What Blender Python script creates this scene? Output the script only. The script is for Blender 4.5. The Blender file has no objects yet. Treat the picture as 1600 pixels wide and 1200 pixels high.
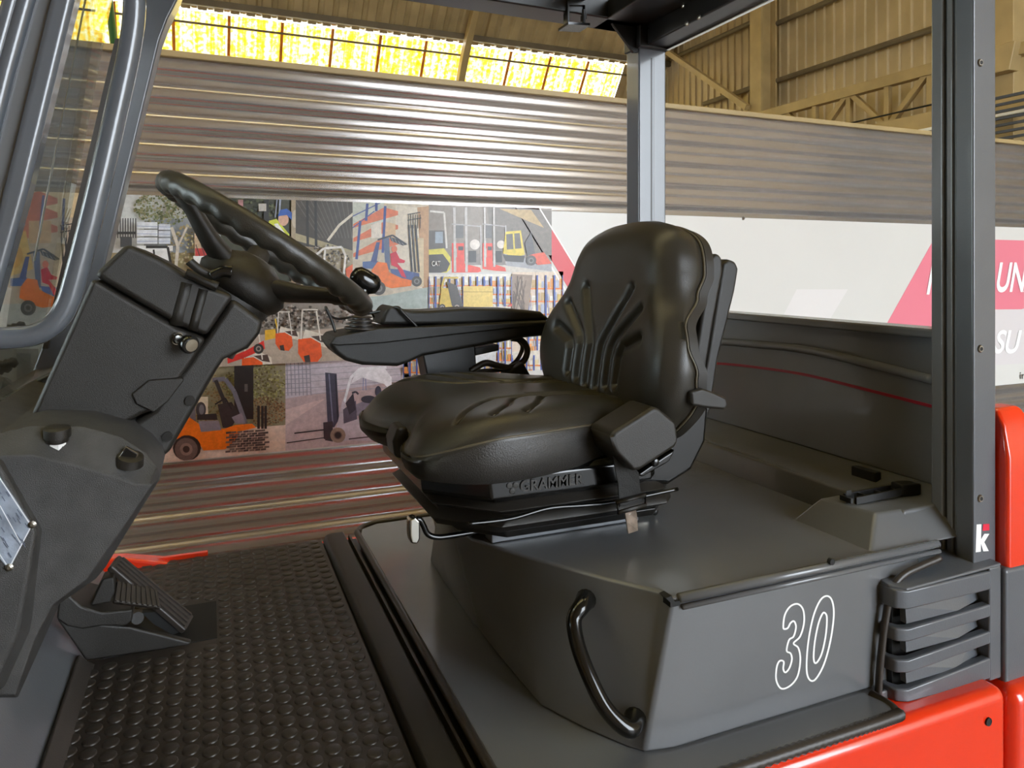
import bpy, bmesh, math, random
from mathutils import Vector as V
random.seed(4)
S = bpy.context.scene
C = S.collection
# ------------------------------------------------------------------ camera, sky, light, exposure
A = math.radians(22.8); SA, CA = math.sin(A), math.cos(A)
F, HX, HY, CZ = 1130.0, 800.0, 422.0, 0.78          # focal length in px (1600x1200), horizon, camera height over the cab floor
cd = bpy.data.cameras.new('camera'); cam = bpy.data.objects.new('camera', cd); C.objects.link(cam)
cd.sensor_width = 36.0; cd.lens = 36.0 * F / 1600.0
cd.shift_y = -(600 - HY) / 1600.0
cd.clip_start = 0.02; cd.clip_end = 300
cam.location = (0, 0, CZ); cam.rotation_euler = (math.pi / 2, 0, -A)
S.camera = cam
S.view_settings.view_transform = 'Standard'; S.view_settings.look = 'None'
S.view_settings.gamma = 1.0; S.view_settings.use_curve_mapping = False
S.view_settings.exposure = 2.2
wd = bpy.data.worlds.new('sky'); S.world = wd; wd.use_nodes = True
wn = wd.node_tree.nodes; bg = wn['Background']
bg.inputs[0].default_value = (0.84, 0.92, 1.0, 1); bg.inputs[1].default_value = 3.3
sd = bpy.data.lights.new('sun', 'SUN'); sun = bpy.data.objects.new('sun', sd); C.objects.link(sun)
sd.energy = 3.0; sd.angle = math.radians(2); sd.color = (1, 0.95, 0.86)
sun.rotation_euler = (math.radians(24), 0, math.radians(150))   # outside, on the yard behind the camera


def at(px, py, X=None, Y=None, Z=None):
    """world point seen at photo pixel (px, py) on the plane X=, Y= or Z="""
    t = (px - HX) / F; s = (HY - py) / F
    dx, dy, dz = SA + CA * t, CA - SA * t, s
    d = X / dx if X is not None else (Y / dy if Y is not None else (Z - CZ) / dz)
    return V((d * dx, d * dy, CZ + d * dz))


# ------------------------------------------------------------------ materials
def lin(c):
    return tuple(((v / 255) / 12.92 if v / 255 <= .04045 else ((v / 255 + .055) / 1.055) ** 2.4) for v in c)


def M(name, col, rough=.5, metal=0., var=0., vscale=6., bump=0., bscale=200., coat=0., spec=.5, stretch=None, aniso=0.):
    m = bpy.data.materials.new(name); m.use_nodes = True
    nt = m.node_tree; b = nt.nodes['Principled BSDF']; L = nt.links
    c = lin(col)
    b.inputs['Base Color'].default_value = (*c, 1); b.inputs['Roughness'].default_value = rough
    b.inputs['Metallic'].default_value = metal; b.inputs['Specular IOR Level'].default_value = spec
    b.inputs['Coat Weight'].default_value = coat; b.inputs['Coat Roughness'].default_value = .06
    tc = nt.nodes.new('ShaderNodeTexCoord'); mp = nt.nodes.new('ShaderNodeMapping')
    if stretch: mp.inputs['Scale'].default_value = stretch
    L.new(tc.outputs['Object'], mp.inputs['Vector'])
    if var:
        n = nt.nodes.new('ShaderNodeTexNoise'); n.inputs['Scale'].default_value = vscale; n.inputs['Detail'].default_value = 6
        L.new(mp.outputs[0], n.inputs['Vector'])
        r = nt.nodes.new('ShaderNodeValToRGB')
        r.color_ramp.elements[0].position = .3; r.color_ramp.elements[1].position = .72
        r.color_ramp.elements[0].color = (*[max(0, x * (1 - var)) for x in c], 1)
        r.color_ramp.elements[1].color = (*[min(1, x * (1 + var)) for x in c], 1)
        L.new(n.outputs['Fac'], r.inputs[0]); L.new(r.outputs[0], b.inputs['Base Color'])
    if bump:
        n = nt.nodes.new('ShaderNodeTexNoise'); n.inputs['Scale'].default_value = bscale; n.inputs['Detail'].default_value = 3
        L.new(mp.outputs[0], n.inputs['Vector'])
        k = nt.nodes.new('ShaderNodeBump'); k.inputs['Strength'].default_value = bump; k.inputs['Distance'].default_value = .002
        L.new(n.outputs['Fac'], k.inputs['Height']); L.new(k.outputs[0], b.inputs['Normal'])
    return m


def print_material(name, rough=.35, mottle=True):
    m = bpy.data.materials.new(name); m.use_nodes = True
    nt = m.node_tree; b = nt.nodes['Principled BSDF']
    a = nt.nodes.new('ShaderNodeAttribute'); a.attribute_name = 'Col'
    b.inputs['Roughness'].default_value = rough
    tc = nt.nodes.new('ShaderNodeTexCoord'); n1 = nt.nodes.new('ShaderNodeTexNoise'); n1.inputs['Scale'].default_value = 38; n1.inputs['Detail'].default_value = 8; n1.inputs['Roughness'].default_value = .75
    mr = nt.nodes.new('ShaderNodeMapRange'); mr.inputs[1].default_value = .32; mr.inputs[2].default_value = .68; mr.inputs[3].default_value = .8 if mottle else 1; mr.inputs[4].default_value = 1.2 if mottle else 1
    mx = nt.nodes.new('ShaderNodeVectorMath'); mx.operation = 'MULTIPLY'       # halftone-like mottle of the photographs
    nt.links.new(tc.outputs['Object'], n1.inputs['Vector']); nt.links.new(n1.outputs['Fac'], mr.inputs[0])
    nt.links.new(a.outputs['Color'], mx.inputs[0]); nt.links.new(mr.outputs[0], mx.inputs[1]); nt.links.new(mx.outputs[0], b.inputs['Base Color'])
    return m


def glass_material(name):
    m = bpy.data.materials.new(name); m.use_nodes = True
    nt = m.node_tree; nt.nodes.clear(); L = nt.links
    o = nt.nodes.new('ShaderNodeOutputMaterial'); mx = nt.nodes.new('ShaderNodeMixShader')
    t = nt.nodes.new('ShaderNodeBsdfTransparent'); g = nt.nodes.new('ShaderNodeBsdfGlossy'); lw = nt.nodes.new('ShaderNodeLayerWeight'); pw = nt.nodes.new('ShaderNodeMath'); pw.operation = 'POWER'; pw.inputs[1].default_value = 5
    f = nt.nodes.new('ShaderNodeMath'); f.operation = 'MULTIPLY_ADD'; f.inputs[1].default_value = .5; f.inputs[2].default_value = .04   # Schlick
    L.new(lw.outputs['Facing'], pw.inputs[0]); L.new(pw.outputs[0], f.inputs[0])
    t.inputs[0].default_value = (.86, .9, .88, 1); g.inputs['Roughness'].default_value = .01
    L.new(f.outputs[0], mx.inputs[0]); L.new(t.outputs[0], mx.inputs[1]); L.new(g.outputs[0], mx.inputs[2]); L.new(mx.outputs[0], o.inputs[0])
    return m


def skylight_material(name):
    m = bpy.data.materials.new(name); m.use_nodes = True
    nt = m.node_tree; nt.nodes.clear(); L = nt.links
    o = nt.nodes.new('ShaderNodeOutputMaterial'); e = nt.nodes.new('ShaderNodeEmission')
    tc = nt.nodes.new('ShaderNodeTexCoord'); mp = nt.nodes.new('ShaderNodeMapping'); mp.inputs['Scale'].default_value = (9, .25, .25)
    n = nt.nodes.new('ShaderNodeTexNoise'); n.inputs['Scale'].default_value = 1.6; n.inputs['Detail'].default_value = 4
    n2 = nt.nodes.new('ShaderNodeTexNoise'); n2.inputs['Scale'].default_value = 14; n2.inputs['Detail'].default_value = 5
    ad = nt.nodes.new('ShaderNodeMath'); ad.operation = 'ADD'
    r = nt.nodes.new('ShaderNodeValToRGB')
    el = r.color_ramp.elements
    el[0].position = .72; el[0].color = (.75, .30, .008, 1)
    el[1].position = 1.12; el[1].color = (1.0, .95, .62, 1)
    x = el.new(.88); x.color = (1.0, .62, .04, 1)
    x = el.new(1.0); x.color = (1.0, .80, .16, 1)
    el[-1].position = 1.0
    L.new(tc.outputs['Object'], mp.inputs['Vector']); L.new(mp.outputs[0], n.inputs['Vector']); L.new(tc.outputs['Object'], n2.inputs['Vector'])
    L.new(n.outputs['Fac'], ad.inputs[0]); L.new(n2.outputs['Fac'], ad.inputs[1])
    mr = nt.nodes.new('ShaderNodeMapRange'); mr.inputs[1].default_value = .7; mr.inputs[2].default_value = 1.25
    L.new(ad.outputs[0], mr.inputs[0]); L.new(mr.outputs[0], r.inputs[0])
    el[0].position = 0; el[1].position = .28; el[2].position = .5; el[-1].position = .8
    cols = [(.8, .34, .01, 1), (1, .60, .03, 1), (1, .78, .13, 1), (1, .95, .62, 1)]
    for i, c in enumerate(cols): el[i].color = c
    L.new(r.outputs[0], e.inputs[0]); e.inputs[1].default_value = SKYLIGHT
    L.new(e.outputs[0], o.inputs[0])
    return m


SKYLIGHT = 0.60
K = dict(
    hood=M('dark_grey_satin_paint', (98, 99, 101), .26, 0, .10, 3, .05, 260, coat=.25),
    grey=M('grey_gloss_paint', (86, 89, 94), .30, 0, .06, 8, .10, 300, coat=.3),
    tubep=M('grey_tube_paint', (84, 89, 96), .27, 0, .08, 12, .14, 120, coat=.5),
    black=M('black_metal_paint', (22, 21, 20), .38, 0, .1, 8, .08, 250),
    plastic=M('black_moulded_plastic', (34, 31, 27), .42, 0, .12, 9, .35, 900),
    armrest=M('black_armrest_plastic', (24, 22, 19), .5, 0, .1, 9, .3, 900),
    console=M('charcoal_grained_plastic', (62, 61, 60), .55, 0, .25, 30, .55, 700),
    gloss=M('glossy_black_plastic', (18, 18, 18), .14),
    leather=M('black_vinyl', (46, 43, 37), .36, 0, .10, 6, .22, 520),
    vinyl=M('grained_black_vinyl', (46, 44, 42), .42, 0, .10, 8, .55, 420),
    seam=M('seam_piping', (84, 77, 62), .5),
    rubber=M('black_rubber', (50, 44, 39), .42, 0, .12, 9, .15, 300),
    dark=M('dark_gap', (10, 10, 10), .7),
    red=M('red_orange_gloss_paint', (228, 50, 14), .22, 0, .04, 5, .05, 60, coat=.7),
    redline=M('dark_red_pinstripe', (140, 20, 40), .4),
    chrome=M('polished_metal', (200, 200, 195), .18, 1.),
    zinc=M('worn_zinc', (150, 145, 135), .35, 1., .3, 60),
    strap=M('black_webbing', (24, 23, 22), .6, 0, .2, 90, .6, 600),
    tag=M('creased_tape', (120, 105, 92), .4, 0, .5, 40, .9, 60),
    white=M('white_vinyl_decal', (238, 238, 236), .4),
    reddecal=M('crimson_decal', (205, 25, 60), .4),
    plate=M('stamped_alloy_plate', (150, 160, 175), .4, .3, .3, 40, .2, 200),
    corr=M('grey_corrugated_steel', (200, 195, 192), .25, .79, .04, 1.5),
    tan=M('tan_painted_steel', (164, 142, 98), .5, 0, .15, 3),
    rib=M('tan_cladding', (172, 152, 114), .5, .0, .18, 1.2),
    roof=M('weathered_roof_sheet', (170, 150, 110), .45, .1, .3, 1.3),
    purlin=M('grey_brown_purlin', (96, 84, 62), .6, 0, .2, 3),
    concrete=M('concrete_floor', (124, 117, 109), .5, 0, .2, 1.5, .1, 30),
    green=M('green_pipe', (60, 110, 60), .5),
    mull=M('rusty_glazing_bar', (190, 110, 25), .6, 0, .3, 12),
    banner=M('white_banner_board', (206, 204, 199), .32, 0, .02, 1.5),
    prt=print_material('printed_film'), flat=print_material('flat_colour_film', mottle=False),
    glass=glass_material('windscreen_glass'),
    sky=skylight_material('yellowed_translucent_sheet'),
    steel=M('dark_steel_stack', (70, 76, 90), .4, .5),
)

# ------------------------------------------------------------------ mesh helpers
WL = {}


def obj(name, vs, fs, mat, parent=None, smooth=False, bevel=0., seg=2, angle=35):
    me = bpy.data.meshes.new(name); me.from_pydata([tuple(v) for v in vs], [], fs)
    bm = bmesh.new(); bm.from_mesh(me); bmesh.ops.recalc_face_normals(bm, faces=bm.faces[:]); bm.to_mesh(me); bm.free()
    o = bpy.data.objects.new(name, me); C.objects.link(o); me.materials.append(K[mat] if isinstance(mat, str) else mat)
    if parent is not None:
        o.parent = parent; o.location = -WL[parent]
    WL[o] = V((0, 0, 0))
    if smooth or bevel:
        for p in me.polygons: p.use_smooth = True
    if bevel:
        b = o.modifiers.new('bevel', 'BEVEL'); b.width = bevel; b.segments = seg; b.limit_method = 'ANGLE'
        b.angle_limit = math.radians(angle); b.harden_normals = True; b.use_clamp_overlap = True
    elif smooth == 'edge':
        me.set_sharp_from_angle(angle=math.radians(angle))
    return o


def empty(name, loc, label, cat, group=None):
    o = bpy.data.objects.new(name, None); C.objects.link(o); o.location = loc; WL[o] = V(loc)
    o['label'] = label; o['category'] = cat
    if group: o['group'] = group
    return o


def tag(o, label, cat=None, group=None):
    o['label'] = label
    if cat: o['category'] = cat
    if group: o['group'] = group
    return o


def struct(o):
    o['kind'] = 'structure'; return o


def box(x0, x1, y0, y1, z0, z1):
    v = [V((x, y, z)) for z in (z0, z1) for y in (y0, y1) for x in (x0, x1)]
    return v, [(0, 2, 3, 1), (4, 5, 7, 6), (0, 1, 5, 4), (2, 6, 7, 3), (0, 4, 6, 2), (1, 3, 7, 5)]


def join(*parts):
    vs, fs = [], []
    for v, f in parts:
        n = len(vs); vs += list(v); fs += [tuple(i + n for i in q) for q in f]
    return vs, fs


def prism(pts, vec):
    n = len(pts); vec = V(vec)
    vs = list(pts) + [p + vec for p in pts]
    return vs, [tuple(range(n)), tuple(range(2 * n - 1, n - 1, -1))] + [(i, (i + 1) % n, n + (i + 1) % n, n + i) for i in range(n)]


def ppx(pxs, Y0, Y1):
    """side profile measured in the photo on the plane Y=Y0, carried on to Y1"""
    return prism([at(x, y, Y=Y0) for x, y in pxs], (0, Y1 - Y0, 0))


def loft(rings, cap=True):
    n = len(rings[0]); vs = [p for r in rings for p in r]; fs = []
    for k in range(len(rings) - 1):
        for i in range(n):
            j = (i + 1) % n
            fs.append((k * n + i, k * n + j, (k + 1) * n + j, (k + 1) * n + i))
    if cap: fs += [tuple(range(n)), tuple(range((len(rings) - 1) * n, len(rings) * n))]
    return vs, fs


def crom(pts, k=8, closed=False):
    P = [V(p) for p in pts]; n = len(P); out = []
    rng = n if closed else n - 1
    for i in range(rng):
        if closed: a, b, c, d = P[i - 1], P[i], P[(i + 1) % n], P[(i + 2) % n]
        else: a, b, c, d = P[max(i - 1, 0)], P[i], P[i + 1], P[min(i + 2, n - 1)]
        for s in range(k):
            t = s / k
            out.append(.5 * ((2 * b) + (c - a) * t + (2 * a - 5 * b + 4 * c - d) * t * t + (3 * b - a - 3 * c + d) * t ** 3))
    if not closed: out.append(P[-1])
    return out


def tube(pts, r, seg=10, closed=False, k=0):
    P = crom(pts, k, closed) if k else [V(p) for p in pts]
    n = len(P); rings = []
    up = None
    for i in range(n):
        a = P[i - 1] if (i or closed) else P[0]; b = P[(i + 1) % n] if (i < n - 1 or closed) else P[-1]
        t = (b - a).normalized()
        if up is None: up = V((0, 0, 1)) if abs(t.z) < .9 else V((1, 0, 0))
        u = (up - t * up.dot(t)).normalized(); up = u; w = t.cross(u)
        rr = r(i / max(1, n - 1)) if callable(r) else r
        rings.append([P[i] + (u * math.cos(q) + w * math.sin(q)) * rr for q in [2 * math.pi * s / seg for s in range(seg)]])
    if closed:
        vs, fs = loft(rings, False); m = len(rings)
        fs += [((m - 1) * seg + i, (m - 1) * seg + (i + 1) % seg, (i + 1) % seg, i) for i in range(seg)]
        return vs, fs
    return loft(rings)


def beam(p, q, w, h, up=(0, 0, 1)):
    p, q = V(p), V(q); t = (q - p).normalized(); up = V(up)
    s = t.cross(up).normalized(); u = s.cross(t)
    c = [s * a * w / 2 + u * b * h / 2 for a, b in ((-1, -1), (1, -1), (1, 1), (-1, 1))]
    return loft([[p + k for k in c], [q + k for k in c]])


def cyl(p, q, r0, r1=None, seg=20):
    r1 = r0 if r1 is None else r1
    return tube([p, q], lambda t: r0 + (r1 - r0) * t, seg)


def lathe(p, axis, prof, seg=24):
    """prof: (distance along axis, radius)"""
    axis = V(axis).normalized(); u = axis.orthogonal().normalized(); w = axis.cross(u); p = V(p)
    return loft([[p + axis * z + (u * math.cos(q) + w * math.sin(q)) * max(r, 1e-4) for q in [2 * math.pi * s / seg for s in range(seg)]] for z, r in prof])


class Canvas:
    """flat print: coloured shapes on one plane, given in photo pixels, each a hair above the last"""
    def __init__(s, fn): s.fn = fn; s.v = []; s.f = []; s.c = []; s.k = 0; s.clip = None
    def poly(s, col, pts):
        if s.clip: pts = clip_poly(pts, s.clip)
        if len(pts) < 3: return
        s.k += 1; n = len(s.v); s.v += [s.fn(x, y, s.k) for x, y in pts]; s.f.append(tuple(range(n, n + len(pts)))); s.c.append(lin(col))
    def rect(s, col, x0, y0, x1, y1): s.poly(col, [(x0, y0), (x1, y0), (x1, y1), (x0, y1)])
    def ell(s, col, x, y, rx, ry=None, n=18):
        ry = ry or rx; s.poly(col, [(x + rx * math.cos(2 * math.pi * i / n), y + ry * math.sin(2 * math.pi * i / n)) for i in range(n)])
    def line(s, col, w, *pts):
        for (a, b), (c, d) in zip(pts, pts[1:]):
            l = math.hypot(c - a, d - b) or 1; nx, ny = -(d - b) / l * w / 2, (c - a) / l * w / 2
            s.poly(col, [(a + nx, b + ny), (c + nx, d + ny), (c - nx, d - ny), (a - nx, b - ny)])
    def wheel(s, x, y, r, t=(52, 48, 46), h=(150, 140, 130)):
        s.ell(t, x, y, r); s.ell(h, x, y, r * .55); s.ell((60, 55, 52), x, y, r * .3)
    def build(s, name, parent, mat='prt'):
        me = bpy.data.meshes.new(name); me.from_pydata([tuple(p) for p in s.v], [], s.f)
        ca = me.color_attributes.new('Col', 'FLOAT_COLOR', 'CORNER')
        for p, c in zip(me.polygons, s.c):
            for li in p.loop_indices: ca.data[li].color = (*c, 1)
        me.materials.append(K[mat])
        o = bpy.data.objects.new(name, me); C.objects.link(o); o.parent = parent; o.location = -WL[parent]; WL[o] = V((0, 0, 0))
        return o


def clip_poly(pts, r):
    """clip to the (slanted) quad of a print, given as four corners in order"""
    cx = sum(p[0] for p in r) / len(r); cy = sum(p[1] for p in r) / len(r)
    for i in range(len(r)):
        (ax, ay), (bx, by) = r[i], r[(i + 1) % len(r)]
        sg = lambda x, y: (bx - ax) * (y - ay) - (by - ay) * (x - ax)
        o = 1 if sg(cx, cy) > 0 else -1
        out = []
        for j in range(len(pts)):
            p, q = pts[j - 1], pts[j]; dp, dq = o * sg(*p), o * sg(*q)
            if (dp >= 0) != (dq >= 0):
                t = dp / (dp - dq); out.append((p[0] + (q[0] - p[0]) * t, p[1] + (q[1] - p[1]) * t))
            if dq >= 0: out.append(q)
        pts = out
        if len(pts) < 3: return []
    return pts


def text_mesh(s, fn, name, mat, parent, shear=0., depth=0., bold=0.):
    """lettering: fn(u, v, w) maps text units (cap height about 0.7) to the world"""
    cu = bpy.data.curves.new(name, 'FONT'); cu.body = s; cu.shear = shear; cu.extrude = depth; cu.offset = bold
    t = bpy.data.objects.new(name, cu); C.objects.link(t)
    bpy.context.view_layer.update()
    me = bpy.data.meshes.new_from_object(t.evaluated_get(bpy.context.evaluated_depsgraph_get()))
    bpy.data.objects.remove(t)
    for v in me.vertices: v.co = fn(v.co.x, v.co.y, v.co.z)
    me.materials.clear(); me.materials.append(K[mat])
    o = bpy.data.objects.new(name, me); C.objects.link(o); o.parent = parent; o.location = -WL[parent]; WL[o] = V((0, 0, 0))
    return o
# ------------------------------------------------------------------ the setting: hall floor, partition wall, vaulted roof, gable
GZ, WY = -.75, 3.6
fl = struct(obj('floor', *box(-16, 30, -40, 20, GZ - .1, GZ), 'concrete')); fl['label'] = 'grey concrete floor of the hall'

# partition of horizontally corrugated sheet
PITCH, AMP = .129, .015
zt = 1.735; NS = 24; rows = int((zt - GZ) / PITCH * NS)
vs, fs = [], []
for i in range(rows + 1):
    z = zt - i * PITCH / NS
    ph = 2 * math.pi * (i / NS)
    y = WY - AMP * math.tanh(1.5 * math.sin(ph))
    vs += [V((-7, y, z)), V((9.0, y, z))]
fs = [(2 * i, 2 * i + 1, 2 * i + 3, 2 * i + 2) for i in range(rows)]
wall = struct(obj('wall_back', vs, fs, 'corr', smooth=True)); wall['label'] = 'grey horizontally corrugated steel partition wall'
sm = wall.modifiers.new('thickness', 'SOLIDIFY'); sm.thickness = .004
o = struct(obj('trim_1', *box(-7, 9.0, WY - .03, WY + .03, zt, zt + .03), 'tan', bevel=.004)); o['label'] = 'tan capping along the top of the partition'

# vaulted roof: profile across the hall (Y, z)
PV = [(14.75, 3.2), (14.25, 4.12), (13.45, 5.22), (12.3, 6.45), (10.6, 7.6), (8, 8.7), (4.5, 9.5), (1, 9.8), (-2.5, 9.5), (-7.2, 8.6)]
XE, XW = 9.35, -9.0


def roof_sheet(name, prof, x0, x1, mat, parent=None, pitch=.26, h=.05):
    xs = []
    x = x0
    while x < x1:
        xs += [(x, 0), (x + pitch * .55, 0), (x + pitch * .65, h), (x + pitch * .9, h)]; x += pitch
    xs = [(min(a, x1), b) for a, b in xs] + [(x1, 0)]
    vs, fs = [], []
    for j, (y, z) in enumerate(prof):
        a = prof[max(j - 1, 0)]; b = prof[min(j + 1, len(prof) - 1)]
        t = V((0, b[0] - a[0], b[1] - a[1])).normalized(); n = V((0, t.z, -t.y))
        if n.z < 0 and False: n = -n
        vs += [V((x, y, z)) + n * hh for x, hh in xs]
    m = len(xs)
    fs = [(j * m + i, j * m + i + 1, (j + 1) * m + i + 1, (j + 1) * m + i) for j in range(len(prof) - 1) for i in range(m - 1)]
    return obj(name, vs, fs, mat, parent)


ceil = struct(roof_sheet('ceiling', PV[2:7], XW, XE, 'roof')); roof_sheet('roof_sheet', PV[7:], XW, XE, 'roof', ceil); ceil['label'] = 'ribbed steel sheets of the vaulted hall roof'
struct(obj('wall_far', *box(XW, XE, 14.75, 14.95, GZ, 3.3), 'rib'))
o = roof_sheet('roof_sheet', PV[:3], 8.3, XE, 'roof', ceil)
# translucent yellow panes, one by one, with rusty bars between them
PW = .885
a, b = V((0, 14.72, 3.25)), V((0, 13.47, 5.2))
for i in range(18):
    x1 = 8.28 - i * PW; x0 = x1 - PW + .05
    pts = [V((x0, a.y, a.z)), V((x1, a.y, a.z)), V((x1, PV[1][0], PV[1][1])), V((x1, b.y, b.z)), V((x0, b.y, b.z)), V((x0, PV[1][0], PV[1][1]))]
    n = V((0, .8, .6)) * .012
    vv = pts + [p + n for p in pts]
    obj('glowing_roof_pane', vv, [(0, 1, 2, 5), (5, 2, 3, 4), (6, 11, 8, 7), (11, 10, 9, 8), (0, 6, 7, 1), (1, 7, 8, 2), (2, 8, 9, 3), (3, 9, 10, 4), (4, 10, 11, 5), (5, 11, 6, 0)], 'sky', ceil)
    xm = x0 - .025
    obj('glazing_bar', *tube([(xm, a.y, a.z), (xm, PV[1][0] - .01, PV[1][1]), (xm, b.y, b.z)], .03, 6), 'mull', ceil)
# crown strip of glowing panes, out of view, added for warm light from above
for i in range(9):
    x1 = XE - i * 1.94; x0 = x1 - 1.86
    pts = [V((x0, PV[6][0], PV[6][1])), V((x1, PV[6][0], PV[6][1])), V((x1, PV[7][0], PV[7][1])), V((x0, PV[7][0], PV[7][1]))]
    obj('glowing_roof_pane', *prism(pts, (0, 0, .012)), 'sky', ceil)
for y, z, r in ((13.55, 5.02, .022), (13.3, 5.30, .07), (12.2, 6.44, .09), (10.5, 7.55, .09), (8, 8.6, .09), (4.5, 9.4, .09), (1, 9.7, .09)):
    obj('purlin', *beam((XW, y, z), (XE, y, z), r * 1.2, r * 1.6), 'purlin', ceil)
# arched rafters
for i, (xr, lab) in enumerate(((4.62, 'curved tan arched rafter crossing the middle of the yellow skylight'), (8.95, 'tan arched rafter beside the gable cladding'))):
    pr = [(14.15, 2.0), (14.0, 3.6), (13.6, 4.6), (13.0, 5.4), (12.0, 6.35), (10.4, 7.4), (8, 8.45), (4.5, 9.25), (1, 9.5), (-4, 8.9)]
    P = crom([(xr, y, z) for y, z in pr], 5)
    ring = []
    for j, p in enumerate(P):
        t = (P[min(j + 1, len(P) - 1)] - P[max(j - 1, 0)]).normalized(); n = V((0, t.z, -t.y)) * .09; s = V((.065, 0, 0))
        ring.append([p - n - s, p - n + s, p + n + s, p + n - s])
    o = obj('arched_rafter', *loft(ring), 'tan', ceil, bevel=.01); o['label'] = lab
    obj('rafter_post', *box(xr - .09, xr + .09, 14.05, 14.25, GZ, 2.1), 'tan', o)
# green downpipe by the skylight, left
e = tag(obj('downpipe', *tube([at(163, -60, Y=12.9), at(178, 68, Y=13.6), at(186, 300, Y=14.2)], .06, 10), 'green'), 'thin green pipe running down over the yellow skylight', 'pipe')

# gable end: vertical ribbed cladding
vs = []; ys = []
y = -9.0
while y < 15:
    ys += [(y, 0), (y + .15, 0), (y + .162, .035), (y + .188, .035)]; y += .2
vs = [V((XE - h, yy, z)) for z in (GZ, 10.2) for yy, h in ys]; m = len(ys)
g = struct(obj('wall_right', vs, [(i, i + 1, m + i + 1, m + i) for i in range(m - 1)], 'rib')); g['label'] = 'tan vertically ribbed cladding of the gable end'
for p, q in (((1205, 26), (1455, -48)), ((1200, 128), (1455, 50)), ((1052, 86), (1185, 36)), ((1100, 163), (1182, 134))):
    P, Q = at(*p, X=XE - .12), at(*q, X=XE - .12)
    zz = (P.z + Q.z) / 2
    obj('girt', *cyl((XE - .12, P.y, zz), (XE - .12, Q.y - (2 if q[0] > 1400 else 0), zz), .05, seg=8), 'purlin', g)
e = empty('steel_column', at(1190, 180, X=9.0), 'tan steel column against the gable cladding', 'column')
p = at(1190, 60, X=9.0)
obj('flange', *box(8.86, 8.9, p.y - .14, p.y + .14, GZ, 10), 'tan', e)
obj('flange', *box(9.18, 9.22, p.y - .14, p.y + .14, GZ, 10), 'tan', e)
obj('web', *box(8.9, 9.18, p.y - .02, p.y + .02, GZ, 10), 'tan', e)
# wind brace
tag(obj('wind_brace', *beam(at(1030, 72, X=8.8), at(1168, 168, X=8.8), .1, .1), 'tan'), 'diagonal tan wind brace left of the steel column', 'brace')
# lattice girder along the gable
X0 = 8.3
e = empty('lattice_girder', (X0, 7, 2.6), 'tan lattice girder running along the gable above the partition', 'girder')
T0, T1 = at(1195, 178, X=X0), at(1452, 113, X=X0); zt_, zb_ = (T0.z + T1.z) / 2, at(1440, 188, X=X0).z
obj('chord', *beam((X0, 10.2, zt_), (X0, 3.0, zt_), .12, .14), 'tan', e)
obj('chord', *beam((X0, 10.2, zb_), (X0, 3.0, zb_), .14, .14), 'tan', e)
y = 10.0; k = 0
while y > 3.4:
    obj('web_bar', *beam((X0, y, zb_), (X0, y, zt_), .07, .07, (1, 0, 0)), 'tan', e)
    if k % 2 == 0: obj('web_bar', *beam((X0, y, zt_), (X0, y - .62, zb_), .07, .07, (1, 0, 0)), 'tan', e)
    else: obj('web_bar', *beam((X0, y, zb_), (X0, y - .62, zt_), .07, .07, (1, 0, 0)), 'tan', e)
    y -= .62; k += 1
obj('tie_cable', *cyl((X0 - .2, 10, zb_ + .12), (X0 - .2, 3, zb_ + .12), .012, seg=6), 'dark', e)
# crane column seen beyond the near rear pillar
e = empty('crane_column', (7.6, 5.0, GZ), 'tan crane column with bracket beyond the near rear pillar', 'column')
p = at(1578, 60, X=7.6)
obj('post', *box(7.5, 7.7, p.y - .1, p.y + .1, GZ, p.z + 3), 'tan', e, bevel=.01)
q = at(1575, 90, X=7.55)
obj('bracket', *prism([V((7.35, q.y - .2, q.z + .1)), V((7.35, q.y + .18, q.z + .1)), V((7.35, q.y + .1, q.z - .18)), V((7.35, q.y - .14, q.z - .18))], (.15, 0, 0)), 'tan', e, bevel=.01)
obj('arm', *beam((7.5, q.y, q.z + .03), (7.5, q.y - 2.5, q.z + .03), .12, .12), 'tan', e)
q = at(1580, 165, X=7.45)
e2 = empty('crane_runway', (7.45, q.y, q.z), 'tan crane runway beam with a bright lower edge at right', 'beam')
obj('beam', *box(7.38, 7.52, 2.5, 10, q.z - .08, q.z + .1), 'tan', e2)
obj('rail', *box(7.34, 7.56, 2.5, 10, q.z - .11, q.z - .08), 'white', e2)
q = at(1580, 195, X=7.2)
e3 = empty('steel_rack', (7.2, q.y, q.z), 'dark blue-grey steel rack above the partition at the far right', 'rack')
for i in range(9):
    obj('slat', *beam((7.2 - i * .03, q.y + .5, q.z - .25 + .06 * i), (7.2 - i * .03, q.y - 1.6, q.z - .25 + .06 * i), .03, .025), 'steel', e3)
obj('upright', *box(7.1, 7.2, q.y - .3, q.y - .24, GZ, q.z + .3), 'steel', e3)
obj('upright', *box(7.1, 7.2, q.y + .4, q.y + .46, GZ, q.z + .3), 'steel', e3)

# the rest of the hall shell: left end, camera side with a wide open door at the right
struct(obj('wall_left', *join(box(XW - .1, XW, -9, 1.0, GZ, 10.2), box(XW - .1, XW, 5.5, 14.9, GZ, 10.2), box(XW - .1, XW, 1.0, 5.5, 3.6, 10.2)), 'rib'))  # opening in the left end is added to light the truck's far side
struct(obj('wall_front', *box(XW, 2.6, -7.2, -7.0, GZ, 8.9), 'rib'))
struct(obj('trim_2', *box(2.6, XE, -7.2, -7.0, 5.4, 8.9), 'rib'))
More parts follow.
